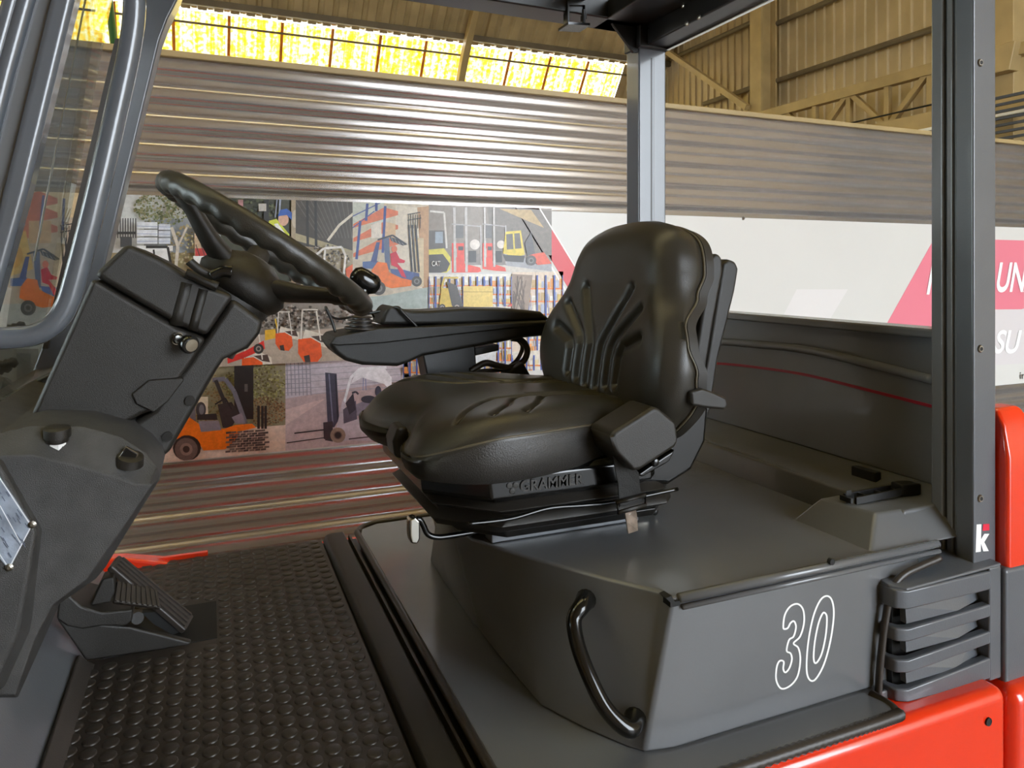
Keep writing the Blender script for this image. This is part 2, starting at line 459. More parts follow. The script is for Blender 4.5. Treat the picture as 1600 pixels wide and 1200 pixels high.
# ------------------------------------------------------------------ banner with printed photographs on the partition
BY = WY - .05
ban = empty('wall_banner', (2, BY, -.1), 'long white banner with forklift photographs and red stripes on the partition', 'banner')
bt, bb = at(700, 324, Y=BY).z, at(440, 707, Y=BY).z
obj('board', *box(-5, 8.2, BY, BY + .02, bb, bt), 'banner', ban)
wfn = lambda x, y, k: at(x, y, Y=BY - .001 - k * .00012)
top = lambda x: 304 + (x - 200) * .0330
bot = lambda x: 722 - (x - 262) * .0960
seamy = lambda x, y0: y0 + (411 - y0) * (x - 500) / 2990.0     # a level line on the wall through (500, y0)
R = random.Random(7)


def panel(x0, x1, u0, u1):
    c = Canvas(wfn); c.clip = [(x0, u0(x0)), (x1, u0(x1)), (x1, u1(x1)), (x0, u1(x0))]
    return c


def lv(y0): return lambda x: seamy(x, y0)


MID, LOW = lv(472), lv(565)


def foliage(c, cols, x, y, rx, ry, n, s=4):
    for _ in range(n):
        a, r = R.uniform(0, 6.28), math.sqrt(R.random())
        c.ell(R.choice(cols), x + rx * r * math.cos(a), y + ry * r * math.sin(a), R.uniform(.5, 1) * s, R.uniform(.4, .9) * s, 6)


def racking(c, x0, x1, y0, y1, nx=6, ny=4, goods=True):
    for j in range(ny):
        yy = y0 + (y1 - y0) * (j + 1) / ny
        if goods:
            xx = x0
            while xx < x1:
                w = R.uniform(4, 9); h = R.uniform(.35, .8) * (y1 - y0) / ny
                c.rect(R.choice([(214, 196, 150), (190, 160, 110), (232, 226, 214), (206, 176, 92), (224, 150, 70), (170, 175, 195)]), xx, yy - h, xx + w - 1, yy); xx += w
        c.rect((226, 130, 50), x0, yy, x1, yy + 2.2)
    for i in range(nx + 1):
        xx = x0 + (x1 - x0) * i / nx
        c.rect((62, 84, 160), xx - 1.3, y0, xx + 1.3, y1)
        if i < nx and i % 2 == 0: c.line((110, 125, 185), .8, (xx, y0), (xx + (x1 - x0) / nx, y1))


# yard with eucalyptus, pallets and a white truck
c = panel(150, 345, top, MID)
c.rect((206, 208, 206), 100, 280, 360, 500); c.poly((150, 155, 160), [(225, 345), (300, 340), (345, 350), (345, 420), (225, 420)])
c.rect((150, 135, 100), 100, 395, 360, 440); c.rect((176, 160, 130), 100, 425, 360, 500)
foliage(c, [(120, 128, 88), (148, 150, 112), (96, 104, 70), (168, 160, 124)], 255, 325, 46, 28, 420, 2.4)
foliage(c, [(170, 150, 104), (150, 140, 92), (188, 176, 140)], 295, 385, 34, 34, 220, 2.6)
c.line((205, 195, 180), 5, (274, 425), (278, 385), (268, 355)); c.line((205, 195, 180), 3, (278, 385), (292, 355))
for j in range(3):
    c.rect((222, 226, 232), 214, 347 + j * 12, 246, 357 + j * 12); c.rect((212, 218, 228), 248, 350 + j * 11, 266, 359 + j * 11)
    c.line((150, 165, 200), .8, (214, 353 + j * 12), (266, 355 + j * 11))
for i in range(8): c.line((54, 54, 56), 1.6, (184 + i * 4, 341), (184 + i * 4, 372))
c.rect((60, 60, 62), 182, 362, 212, 366); c.rect((74, 74, 76), 188, 370, 206, 386)
c.rect((232, 232, 230), 214, 384, 270, 392); c.poly((226, 226, 224), [(216, 392), (264, 392), (272, 440), (216, 440)])
c.line((50, 48, 46), 4, (228, 386), (262, 386), (272, 440)); c.line((50, 48, 46), 3, (240, 390), (246, 440))
c.rect((196, 170, 140), 304, 350, 330, 420); c.rect((186, 60, 56), 305, 388, 335, 402); c.rect((232, 232, 230), 302, 400, 345, 425)
for i in range(4): c.line((60, 55, 55), 1.2, (306 + i * 8, 382), (312 + i * 8, 400))
o = c.build('photo_print', ban); tag(o, 'printed photo of a yard with a tree and white pallets')
# worker in a yellow vest leaning out
c = panel(345, 462, top, MID)
c.rect((64, 66, 50), 340, 290, 470, 500); foliage(c, [(44, 50, 36), (84, 92, 62), (104, 110, 78)], 390, 335, 45, 28, 160, 3.6)
c.rect((176, 160, 132), 455, 300, 470, 500); c.rect((40, 40, 40), 412, 312, 420, 400); c.line((160, 170, 190), 3, (438, 310), (436, 345)); c.line((140, 150, 170), 2, (433, 312), (430, 340))
c.rect((176, 130, 130), 372, 312, 380, 330); c.rect((200, 196, 190), 404, 318, 416, 330)
c.poly((206, 214, 60), [(420, 345), (432, 342), (452, 366), (452, 378), (438, 372), (420, 362)]); c.poly((238, 240, 232), [(428, 350), (434, 349), (448, 368), (440, 370)])
c.ell((222, 176, 150), 443, 343, 8, 10); c.poly((48, 96, 188), [(434, 338), (438, 328), (448, 326), (456, 332), (456, 344), (448, 336)]); c.ell((200, 190, 170), 461, 342, 5, 14)
c.rect((150, 140, 120), 345, 440, 470, 500); o = c.build('photo_print', ban); tag(o, 'printed photo of a worker in a yellow vest and blue cap')
# dark shed with a white cab
c = panel(455, 551, top, MID)
c.rect((72, 66, 58), 440, 290, 560, 500)
for i in range(14): c.line((104, 98, 88), 1.2, (462 + i * 8, 314), (500 + i * 5, 372))
c.poly((176, 166, 132), [(455, 362), (552, 392), (552, 400), (455, 374)]); c.line((226, 220, 205), 4, (512, 376), (530, 352), (552, 334))
for x in (480, 493): c.line((40, 38, 36), 4, (x, 312), (x + 1, 388))
c.poly((170, 158, 132), [(470, 384), (552, 394), (552, 500), (470, 500)])
foliage(c, [(90, 84, 76), (60, 56, 52), (150, 142, 130), (196, 190, 180)], 510, 412, 36, 30, 220, 2.4)
c.line((232, 230, 226), 3.5, (492, 430), (492, 400), (506, 388), (534, 386), (540, 400), (536, 440)); c.line((232, 230, 226), 3, (508, 390), (504, 440))
c.poly((226, 96, 44), [(540, 420), (552, 412), (552, 452), (544, 452)]); c.ell((220, 80, 60), 447, 480, 14, 10)
o = c.build('photo_print', ban); tag(o, 'printed photo of a dark shed with a white cab frame')
# blue and orange forklift with driver in red


def blue_orange(c, ox, oy, s):
    T = lambda x, y: (ox + x * s, oy + y * s)
    P = lambda col, *p: c.poly(col, [T(*q) for q in p])
    Ln = lambda col, w, *p: c.line(col, w * s, *[T(*q) for q in p])
    P((74, 104, 160), (-6, 60), (18, 58), (26, 62), (20, 72), (-6, 72)); P((92, 108, 142), (30, 20), (40, 18), (42, 74), (34, 74))
    P((64, 82, 140), (8, 60), (18, 26), (24, 26), (18, 62)); Ln((50, 56, 70), 3, (20, 22), (46, 14), (70, 30)); P((60, 64, 74), (40, 16), (58, 22), (72, 30), (64, 32), (44, 24))
    for i in range(4): Ln((150, 152, 156), 1, (44 + i * 6, 18 + i * 3), (48 + i * 6, 28 + i))
    P((236, 120, 40), (10, 74), (20, 60), (36, 62), (40, 78), (60, 88), (80, 92), (78, 102), (44, 106), (26, 100), (8, 90))
    P((78, 100, 160), (42, 72), (66, 74), (88, 80), (92, 88), (78, 92), (62, 88), (44, 80)); P((66, 84, 140), (82, 78), (92, 80), (94, 96), (84, 92))
    c.ell((222, 120, 90), *T(49, 38), 5 * s, 6 * s); P((206, 32, 66), (42, 46), (52, 42), (58, 54), (68, 58), (66, 62), (54, 62), (64, 74), (70, 88), (62, 86), (54, 70), (44, 66))
    c.wheel(*T(22, 106), 12 * s, (66, 64, 62), (120, 118, 116)); c.wheel(*T(88, 94), 9 * s, (66, 64, 62), (130, 128, 126))
    for x in (74, 80, 86): Ln((44, 46, 52), 3, (x, -4), (x + 6, 78))
    for i in range(6): Ln((40, 40, 42), 1.2, (74 + i * 4, -22), (74 + i * 4, 2))
    Ln((40, 40, 42), 1.5, (72, -12), (96, -16)); Ln((40, 40, 42), 1.5, (72, -22), (94, -26))


c = panel(551, 670, top, lv(486))
c.rect((206, 196, 176), 540, 300, 680, 500); c.rect((200, 206, 196), 540, 310, 600, 350)
c.poly((222, 214, 198), [(618, 320), (664, 326), (664, 452), (618, 440)]); c.poly((190, 150, 110), [(652, 324), (670, 322), (670, 450), (660, 450)])
for y0 in (350, 372, 396): c.poly((222, 120, 80), [(552, y0), (600, y0 - 26), (622, y0 - 20), (622, y0 - 14), (552, y0 + 6)])
c.poly((214, 184, 146), [(598, 346), (618, 350), (618, 372), (600, 370)]); c.poly((226, 218, 206), [(580, 352), (596, 344), (596, 372), (580, 372)])
for a, b in (((563, 345), (557, 405)), ((602, 322), (598, 395)), ((574, 318), (572, 345)), ((588, 316), (588, 330))): c.line((58, 78, 150), 4, a, b)
c.line((70, 90, 160), 1.5, (551, 338), (600, 314)); c.line((70, 90, 160), 1.5, (551, 356), (585, 330))
c.rect((214, 196, 160), 648, 372, 662, 448)
c.poly((168, 182, 178), [(551, 465), (600, 462), (672, 448), (672, 500), (551, 500)])
blue_orange(c, 572, 355, .9)
o = c.build('photo_print', ban); tag(o, 'printed photo of a blue and orange forklift with a driver in red')
# reach trucks, black and yellow truck
c = panel(670, 862, top, lv(427))
c.rect((142, 132, 122), 660, 300, 880, 450); c.poly((120, 112, 104), [(760, 320), (870, 330), (870, 400), (770, 390)]); c.poly((186, 160, 112), [(780, 326), (830, 328), (850, 356), (826, 346)])
c.poly((200, 194, 184), [(670, 408), (880, 408), (880, 450), (670, 450)]); c.poly((160, 160, 165), [(790, 400), (870, 410), (870, 425), (790, 415)])
c.poly((92, 88, 86), [(670, 360), (696, 360), (700, 388), (670, 390)]); c.line((216, 212, 206), 3, (672, 330), (694, 332), (698, 388)); c.rect((150, 165, 180), 680, 362, 692, 380)
c.poly((216, 206, 70), [(670, 390), (694, 388), (704, 402), (704, 420), (694, 430), (670, 431)]); c.poly((62, 58, 56), [(670, 398), (692, 397), (703, 412), (698, 424), (670, 430)])
for x, s in ((706, 1.), (754, .8)):
    c.poly((222, 62, 40), [(x, 380), (x + 19 * s, 380), (x + 20 * s, 412), (x + 44 * s, 418), (x + 46 * s, 424), (x + 24 * s, 431 - (1 - s) * 40), (x, 428 - (1 - s) * 40)])
    c.rect((44, 40, 40), x + 10 * s, 385, x + 18 * s, 391); c.rect((176, 168, 160), x + 3 * s, 388, x + 8 * s, 402)
    c.poly((130, 122, 118), [(x + 26 * s, 398), (x + 46 * s, 396), (x + 46 * s, 414), (x + 24 * s, 414)]); c.ell((216, 208, 200), x + 36 * s, 382, 8 * s, 8 * s); c.rect((40, 38, 38), x + 26 * s, 392, x + 38 * s, 410)
    for dx in (4, 22): c.line((196, 192, 190), 4 * s, (x + dx * s, 324), (x + (dx + 1) * s, 425 - (1 - s) * 40))
    c.line((176, 172, 172), 2, (x, 350), (x + 46 * s, 354)); c.line((176, 172, 172), 2.4, (x + 45 * s, 352), (x + 46 * s, 412)); c.rect((100, 98, 98), x + 6 * s, 352, x + 18 * s, 372)
c.poly((216, 192, 60), [(786, 396), (790, 362), (814, 360), (820, 398), (806, 402)]); c.poly((96, 92, 84), [(791, 366), (812, 364), (815, 388), (792, 390)]); c.line((210, 190, 60), 2.5, (802, 362), (804, 396)); c.poly((50, 48, 46), [(786, 398), (820, 400), (818, 410), (790, 408)])
c.poly((216, 84, 54), [(826, 398), (850, 394), (862, 412), (840, 414)]); c.wheel(830, 407, 8, (80, 76, 76), (120, 116, 116)); c.poly((90, 88, 92), [(820, 380), (830, 362), (836, 396), (824, 400)])
o = c.build('photo_print', ban); tag(o, 'printed photo of red reach trucks and a black and yellow truck')
text_mesh('CAT', lambda u, v, w: wfn(674.5 + u * 6.8, 415.5 - v * 11, 75), 'lettering', 'white', ban, bold=.02)
# racking aisles
c = panel(670, 800, lv(430), lv(486))
c.rect((226, 222, 212), 660, 420, 900, 500); racking(c, 670, 800, 432, 486, 12, 4)
c.poly((206, 176, 60), [(686, 480), (690, 450), (700, 450), (712, 476), (708, 484), (690, 485)]); c.poly((60, 54, 50), [(698, 440), (714, 446), (724, 480), (706, 478)]); c.line((205, 180, 70), 3, (690, 452), (694, 434), (716, 434))
c.rect((218, 190, 96), 724, 447, 770, 482); c.line((170, 140, 60), 1, (724, 456), (770, 456)); c.wheel(714, 480, 7); c.wheel(691, 480, 5)
c.poly((214, 60, 50), [(780, 486), (800, 474), (800, 486)])
o = c.build('photo_print', ban); tag(o, 'printed photo of a yellow forklift in front of pallet racking')
c = panel(800, 880, lv(426), LOW)
c.rect((214, 196, 176), 790, 400, 900, 600); racking(c, 826, 880, 430, 590, 4, 8)
c.poly((146, 126, 110), [(800, 428), (832, 430), (824, 500), (800, 500)])
for i in range(26): c.line(R.choice([(104, 84, 70), (176, 158, 140), (84, 68, 56)]), 1.6, (802 + R.random() * 20, 430 + R.random() * 40), (802 + R.random() * 20, 460 + R.random() * 40))
c.build('photo_print', ban)
c = panel(630, 800, lv(486), lv(600))
c.rect((222, 214, 200), 620, 470, 900, 620); racking(c, 630, 800, 486, 600, 16, 6); c.rect((206, 208, 210), 742, 545, 775, 572)
o = c.build('photo_print', ban); tag(o, 'printed photo of blue and orange pallet racking')
c = panel(800, 880, LOW, lv(600))
c.rect((214, 206, 190), 790, 500, 900, 620); racking(c, 800, 880, 555, 600, 7, 3); c.build('photo_print', ban)
# row of orange and white trucks
c = panel(330, 552, MID, LOW)
c.rect((150, 140, 130), 320, 460, 560, 600); foliage(c, [(60, 52, 46), (90, 82, 74), (190, 180, 170), (120, 100, 84)], 440, 495, 112, 18, 420, 2.8)
c.poly((182, 166, 150), [(330, 530), (552, 510), (552, 600), (330, 600)])
c.poly((226, 178, 50), [(414, 516), (430, 514), (432, 528), (414, 532)]); c.line((222, 180, 50), 2, (430, 498), (434, 516))
for x, y, s in ((432, 505, .8), (468, 508, 1.1), (380, 540, 1.0)):
    P = lambda col, *p: c.poly(col, [(x + a * s, y + b * s) for a, b in p])
    P((226, 218, 204), (8, 6), (30, 12), (44, 18), (46, 34), (30, 30), (2, 28))
    P((232, 92, 36), (-2, 20), (16, 18), (30, 26), (32, 44), (24, 54), (6, 52), (-2, 40)); P((80, 62, 54), (16, 16), (38, 14), (42, 26), (30, 24)); P((60, 50, 46), (6, 44), (14, 42), (16, 54), (8, 53))
    for a, b in (((2, 20), (4, -22)), ((30, 22), (24, -20)), ((4, -22), (26, -22))): c.line((226, 220, 210), 2 * s, (x + a[0] * s, y + a[1] * s), (x + b[0] * s, y + b[1] * s))
c.poly((216, 50, 40), [(355, 560), (384, 548), (412, 532), (414, 545), (380, 560), (356, 568)]); c.wheel(404, 545, 8)
o = c.build('photo_print', ban); tag(o, 'printed photo of a row of orange and white trucks')
text_mesh('STILL', lambda u, v, w: wfn(469 + u * 6.6, 538 - v * 8 + u * .5, 120), 'lettering', 'reddecal', ban, bold=.02)
# orange forklift with a stack of timber
c = panel(225, 446, LOW, bot)
c.rect((150, 140, 112), 200, 540, 460, 740); foliage(c, [(130, 124, 70), (164, 156, 96), (110, 96, 60), (186, 178, 130)], 400, 600, 52, 32, 480, 2.4)
foliage(c, [(124, 92, 60), (150, 112, 76), (104, 76, 52), (168, 136, 100)], 415, 642, 36, 22, 380, 1.9); foliage(c, [(140, 110, 70), (120, 112, 70), (160, 140, 100)], 320, 620, 40, 40, 300, 2.4)
c.poly((224, 196, 180), [(225, 690), (390, 668), (446, 664), (446, 740), (225, 740)])
c.rect((36, 32, 32), 366, 566, 396, 655); c.rect((92, 86, 84), 382, 600, 387, 612)
for x in (402, 408, 413): c.rect((40, 34, 34), x, 634, x + 4, 670)
c.rect((216, 198, 172), 310, 620, 325, 648); c.poly((110, 104, 110), [(296, 660), (299, 632), (305, 632), (306, 664)])
c.line((110, 106, 116), 7, (332, 594), (352, 592), (366, 612), (384, 662)); c.line((46, 42, 42), 6, (337, 594), (350, 626), (362, 664)); c.ell((60, 56, 58), 314, 640, 8, 12); c.ell((110, 106, 110), 315, 640, 4, 8)
c.poly((40, 36, 36), [(308, 648), (338, 646), (340, 656), (308, 656)]); c.poly((50, 44, 44), [(340, 632), (362, 628), (374, 648), (360, 670), (348, 668)]); c.line((36, 32, 34), 2.5, (336, 632), (352, 622), (362, 640))
c.poly((240, 116, 26), [(270, 684), (296, 652), (310, 662), (350, 670), (368, 664), (394, 662), (400, 668), (376, 674), (366, 690), (352, 702), (318, 704), (310, 690), (300, 683)])
c.poly((134, 122, 132), [(310, 658), (342, 657), (346, 672), (314, 675)]); c.poly((134, 122, 132), [(362, 652), (378, 645), (384, 662), (368, 662)])
c.ell((40, 34, 32), 292, 700, 22, 20); c.poly((240, 116, 26), [(262, 700), (272, 684), (284, 682), (270, 690), (266, 704)]); c.wheel(291, 702, 18, (106, 88, 82), (140, 116, 108)); c.ell((60, 44, 40), 291, 702, 5)
for j in range(9):
    for i in range(7):
        x = 353 + i * 9 + (j % 2) * 5 + R.uniform(-1, 1); y = 675 + j * 3.7 - i * .6
        c.poly(R.choice([(84, 66, 62), (104, 84, 78), (66, 52, 50), (122, 100, 92)]), [(x, y), (x + 8, y - .8), (x + 8, y + 2.2), (x, y + 3)])
o = c.build('photo_print', ban); tag(o, 'printed photo of an orange forklift beside stacked timber')
# pale grey forklift in a bright hall
c = panel(446, 640, LOW, bot)
c.rect((206, 196, 206), 430, 540, 660, 740); c.poly((196, 172, 174), [(440, 624), (512, 612), (660, 590), (660, 740), (440, 740)]); c.poly((216, 190, 188), [(446, 640), (510, 622), (446, 665)])
for i in range(7):
    c.line((150, 146, 158), 1, (446, 572 + i * 7), (486, 570 + i * 7))
    c.line((150, 146, 158), 1.4, (448 + i * 6, 566), (450 + i * 6, 618))
for i in range(5): c.line((168, 164, 176), 1, (486, 576 + i * 10), (640, 566 + i * 9))
for x in (575, 580): c.line((120, 130, 176), 1, (568 if x == 575 else 571, 585), (x - 8, 610))
c.poly((236, 232, 238), [(548, 600), (558, 578), (600, 574), (612, 590), (612, 612), (600, 600), (566, 590)]); c.line((236, 234, 240), 4, (537, 632), (548, 590), (562, 576), (604, 574))
c.poly((66, 66, 84), [(508, 582), (526, 584), (530, 655), (522, 668), (512, 664)]); c.line((120, 122, 146), 2, (514, 584), (520, 660)); c.line((40, 40, 52), 2, (524, 586), (528, 656))
c.poly((196, 182, 194), [(526, 668), (535, 625), (540, 630), (538, 660), (590, 648), (640, 640), (640, 690), (545, 688), (524, 690)]); c.poly((90, 84, 100), [(536, 640), (556, 626), (558, 655), (537, 662)]); c.poly((54, 50, 62), [(540, 630), (552, 614), (556, 640), (546, 648)])
c.poly((140, 132, 150), [(556, 632), (584, 620), (586, 640), (558, 650)]); c.ell((60, 58, 70), 576, 624, 12, 6); c.line((60, 58, 70), 3, (550, 614), (556, 612), (560, 616)); c.ell((60, 60, 76), 591, 612, 5, 9)
c.line((50, 44, 50), 2, (460, 677), (510, 671)); c.line((50, 44, 50), 1.6, (448, 692), (506, 684)); c.line((54, 46, 52), 4, (507, 660), (508, 686)); c.poly((54, 46, 52), [(506, 660), (520, 658), (520, 690), (508, 688)])
c.wheel(528, 680, 12, (150, 126, 112), (110, 90, 84)); c.ell((40, 34, 36), 528, 680, 5); c.line((80, 66, 72), 2, (545, 686), (600, 680))
o = c.build('photo_print', ban); tag(o, 'printed photo of a pale grey forklift in a bright hall')
# left end: the banner's reflection in the windscreen, painted as one more print
c = panel(-60, 150, top, lv(600))
c.rect((190, 172, 152), -80, 280, 160, 640); c.rect((212, 190, 150), -80, 295, 160, 340)
for y0 in (318, 340, 362): c.poly((196, 110, 84), [(-10, y0 + 14), (60, y0 - 20), (90, y0 - 8), (90, y0), (-10, y0 + 22)])
c.poly((214, 176, 96), [(-10, 380), (40, 360), (52, 420), (-10, 440)]); c.ell((200, 150, 70), 20, 400, 16, 20); c.rect((196, 160, 120), 45, 345, 80, 380)
for a, b in (((68, 305), (62, 365)), ((100, 310), (98, 360))): c.line((70, 88, 140), 4, a, b)
c.poly((176, 176, 170), [(-60, 478), (150, 470), (150, 640), (-60, 640)])
blue_orange(c, 22, 375, 1.0)
c.rect((120, 116, 106), 0, 545, 60, 600); c.rect((86, 84, 76), 26, 552, 48, 600)
o = c.build('photo_print', ban); tag(o, 'painted windscreen reflection of a blue and orange forklift print')
# red graphics
c = Canvas(wfn)
c.poly((206, 58, 66), [(812, top(812)), (842, top(842)), (960, 520), (930, 520)]); c.line((250, 245, 240), 2, (805, top(805)), (924, 520)); c.line((250, 245, 240), 2, (843, top(843)), (962, 520))
o = c.build('stripe_print', ban, 'flat'); tag(o, 'red diagonal printed stripe')
c = Canvas(wfn); c.poly((214, 210, 208), [(1245, 452), (1325, 452), (1290, 510), (1215, 510)]); c.build('stripe_print', ban, 'flat')
c = Canvas(wfn)
c.poly((220, 122, 138), [(1460, 372), (1760, 380), (1760, 484), (1680, 482), (1600, 482), (1520, 508), (1382, 512)]); c.poly((206, 200, 200), [(1500, 484), (1760, 482), (1760, 560), (1480, 574)])  # red band lightened to pink: hazy glare put into its colour
o = c.build('stripe_print', ban, 'flat'); tag(o, 'red and grey printed stripes')
base = lambda x, y: (lambda u, v, w: wfn(x + u * 28, y - v * 60, 30))
text_mesh('N', lambda u, v, w: wfn(1446 + u * 34 + v * 6, 459 - v * 62, 30), 'lettering', 'white', ban, shear=.15, bold=.02)
text_mesh('UNA', lambda u, v, w: wfn(1554 + u * 31 + v * 6, 455 - v * 64, 30), 'lettering', 'white', ban, shear=.15, bold=.02)
text_mesh('SU M', lambda u, v, w: wfn(1552 + u * 33 + v * 6, 551 - v * 50, 31), 'lettering', 'white', ban, shear=.15, bold=.02)
text_mesh('info', lambda u, v, w: wfn(1593 + u * 14, 592 - v * 16, 31), 'lettering', 'strap', ban)
# a screw in the white board
obj('screw', *cyl(at(1161, 341, Y=BY - .004), at(1161, 341, Y=BY + .002), .012, seg=8), 'zinc', ban)
# ------------------------------------------------------------------ the forklift: body, cover, guard
fk = empty('forklift', (.6, 1.5, GZ), 'red and dark grey forklift truck with an open cab seen from its side', 'forklift')
YN, YF, YC = .884, 2.13, 1.46
part = lambda name, geo, mat, parent=None, **k: obj(name, geo[0], geo[1], mat, fk if parent is None else parent, **k)
# chassis: red side panels, underframe
pz = .012
prof = lambda y0, y1: [(-.62, y0, -.45, pz), (1.352, y0, -.45, pz)]
part('side_panel', box(.30, 1.352, .868, 1.0, -.45, .016), 'red', bevel=.022, seg=4)
part('underframe', box(-.6, 1.9, .95, 2.1, -.5, -.03), 'black')
fp = part('side_panel', box(-1.1, 2.1, 2.08, 2.17, -.70, -.012), 'red', bevel=.012, seg=3)
for y in (.9, 1.98):
    for x in (-.42, 1.5):
        w = part('wheel', lathe((x, y, -.52), (0, 1, 0), [(0, .05), (0, .14), (.01, .215), (.03, .23), (.13, .23), (.15, .215), (.16, .14), (.16, .05)], 28), 'rubber', smooth='edge')
        part('wheel_rim', lathe((x, y - .004 if y < 1 else y + .1, -.52), (0, 1, 0), [(0, .01), (0, .06), (.02, .13), (.06, .13)], 20), 'red', w, smooth='edge')
hole = at(1545, 1128, Y=.866)
part('bolt_hole', lathe(hole, (0, 1, 0), [(0, .006), (-.001, .0075), (.004, .0075), (.004, .003)], 14), 'dark')
# counterweight
cw = part('counterweight', box(1.372, 2.15, .87, 2.17, -.45, .0), 'red', bevel=.03, seg=4)
part('counterweight_band', box(1.392, 2.1, .90, 2.13, -.02, .212), 'grey', cw, bevel=.008)
ring = []
for z, ins, dx in ((.20, 0, 0), (.40, .0, .0), (.46, .012, .012), (.495, .05, .05), (.505, .1, .12)):
    ring.append([V((1.475, .905 + ins, z)), V((2.15 - dx, .905 + ins, .2 + (z - .2) * .6)), V((2.15 - dx, 2.12 - ins, .2 + (z - .2) * .6)), V((1.475, 2.12 - ins, z))])
part('counterweight_top', loft(ring), 'red', cw, bevel=.03, seg=4, angle=50)
part('counterweight_corner', loft([[V((1.408 + dx, .905 + ins, z)), V((1.50, .905 + ins, z)), V((1.50, .982, z)), V((1.408 + dx, .982, z))] for z, ins, dx in ((.20, 0, 0), (.42, 0, 0), (.48, .012, .006), (.508, .035, .02))]), 'red', cw, bevel=.008, seg=3, angle=50)
# floor structure and the low step beside the mat
part('floor_plate', box(-.30, .40, .90, 2.13, -.03, -.006), 'black')
part('step_strip', prism([V((.305, .8, 0)), V((.312, .8, .016)), V((.322, .8, .020)), V((.362, .8, .020)), V((.366, .8, .010)), V((.366, .8, -.004)), V((.305, .8, -.004))], (0, 1.33, 0)), 'plastic', bevel=.003)
part('door_channel', box(.366, .386, .85, 2.10, -.006, .002), 'dark')
part('channel_rail', box(.372, .378, .85, 2.10, .0, .018), 'rubber')
# cover base plate
ZP = .030
bp = part('cover_base', prism([V((x, y, ZP - .03)) for x, y in ((.40, .95), (.44, YN), (1.085, YN), (1.085, .93), (1.40, .93), (1.40, YF), (.46, YF), (.41, 2.10), (.40, 2.06))], (0, 0, .03)), 'hood', bevel=.003)
part('gasket', tube([(.393, .80, .027), (.393, 1.6, .027), (.393, 2.03, .027), (.40, 2.095, .027), (.43, 2.13, .027), (.5, 2.142, .027), (.8, 2.142, .027), (1.2, 2.142, .027)], .0085, 10, k=8), 'rubber', bp, smooth=True)
# ribbed rubber edging on the near ledge
n = 230; P = crom([(.40, YN - .004, .022), (.8, YN - .004, .022), (1.06, YN - .004, .022), (1.082, YN + .002, .022), (1.088, YN + .02, .023), (1.082, .935, .026)], 46)
part('ribbed_edging', tube(P, lambda t: .0095 + .0011 * math.cos(t * 2 * math.pi * 115), 10), 'rubber', bp, smooth=True)
# engine cover: a box with a forward-leaning curved front, lofted from base outline to top outline
ZT = .265
fr = [at(x, y, Z=ZT) for x, y in ((1052, 934), (1030, 922), (950, 904), (850, 876), (790, 859), (735, 841))]
tops = [V((1.225, .95, ZT)), V((.72, .95, ZT))] + fr
bots = [V((1.225, .945, ZP)), V((.67, .945, ZP)), V((.625, .955, ZP)), V((.607, .975, ZP)), V((.567, 1.04, ZP)), V((.527, 1.125, ZP)), V((.523, 1.2, ZP)), V((.520, 1.315, ZP))]
mir = lambda p: V((p.x, 2 * YC - p.y, p.z))
tops = tops + [V((.455, YC, ZT))] + [mir(p) for p in reversed(tops)]
bots = bots + [V((.518, YC, ZP))] + [mir(p) for p in reversed(bots)]
hood = part('engine_cover', loft([bots, tops]), 'hood', bevel=.006, seg=3, angle=28)
tag(hood, 'dark grey satin painted engine cover')
# rolled lid edge over the near side with a notch at its front end
e0, e1 = at(1062, 932, Y=.947), at(1466, 851, Y=.947)
zl = (e0.z + e1.z) / 2
part('lid_edge', tube([(e0.x, .949, zl - .001), (e1.x + .0, .949, zl - .001)], .0075, 12), 'hood', hood, smooth=True)
part('lid_edge', tube([(e0.x + .004, .945, zl - .014), (e1.x, .945, zl - .014)], .0045, 10), 'hood', hood, smooth=True)
nz = at(1050, 942, Y=.945)
part('lid_notch', prism([V((nz.x - .012, .9435, nz.z + .010)), V((nz.x - .004, .9435, nz.z + .002)), V((nz.x - .004, .9435, nz.z - .006)), V((nz.x + .014, .9435, nz.z - .006)), V((nz.x + .014, .9435, nz.z + .001)), V((nz.x + .004, .9435, nz.z + .002)), V((nz.x - .002, .9435, nz.z + .012))], (0, .02, 0)), 'dark', hood)
hp = at(1300, 878, Y=.942)
part('lid_hole', lathe(hp, (0, 1, 0), [(-.001, .004), (-.0015, .0055), (.006, .0055), (.006, .002)], 14), 'dark', hood)
# grab handle on the chamfered front corner
q = [(908, 948), (897, 968), (902, 1005), (918, 1050), (942, 1100), (968, 1130), (986, 1138)]
hx = [.562, .546, .542, .547, .560, .580, .599]
P = [at(x, y, X=xx) for (x, y), xx in zip(q, hx)]
P = [P[0] + V((.02, .02, 0))] + P + [P[-1] + V((.02, .02, 0))]
hd = part('grab_handle', tube(P, lambda t: .0125 + .005 * (abs(2 * t - 1) ** 4), 14, k=6), 'gloss', hood, smooth=True)
# rear shelf steps behind the cover
y0, y1 = 1.0, 2.04
part('rear_shelf', prism([V((1.222, y0, ZT - .01)), V((1.248, y0, .312)), V((1.355, y0, .314)), V((1.385, y0, .326)), V((1.43, y0, .328)), V((1.43, y0, .05)), V((1.222, y0, .05))], (0, y1 - y0, 0)), 'hood', bevel=.005)
bl = part('shelf_block', loft([[V((1.112, .960, ZT - .004)), V((1.40, .955, ZT - .004)), V((1.40, 1.17, ZT - .004)), V((1.112, 1.155, ZT - .004))],
                               [V((1.185, 1.012, .312)), V((1.40, .998, .312)), V((1.40, 1.14, .312)), V((1.16, 1.125, .312))]]), 'hood', bevel=.006, seg=3)
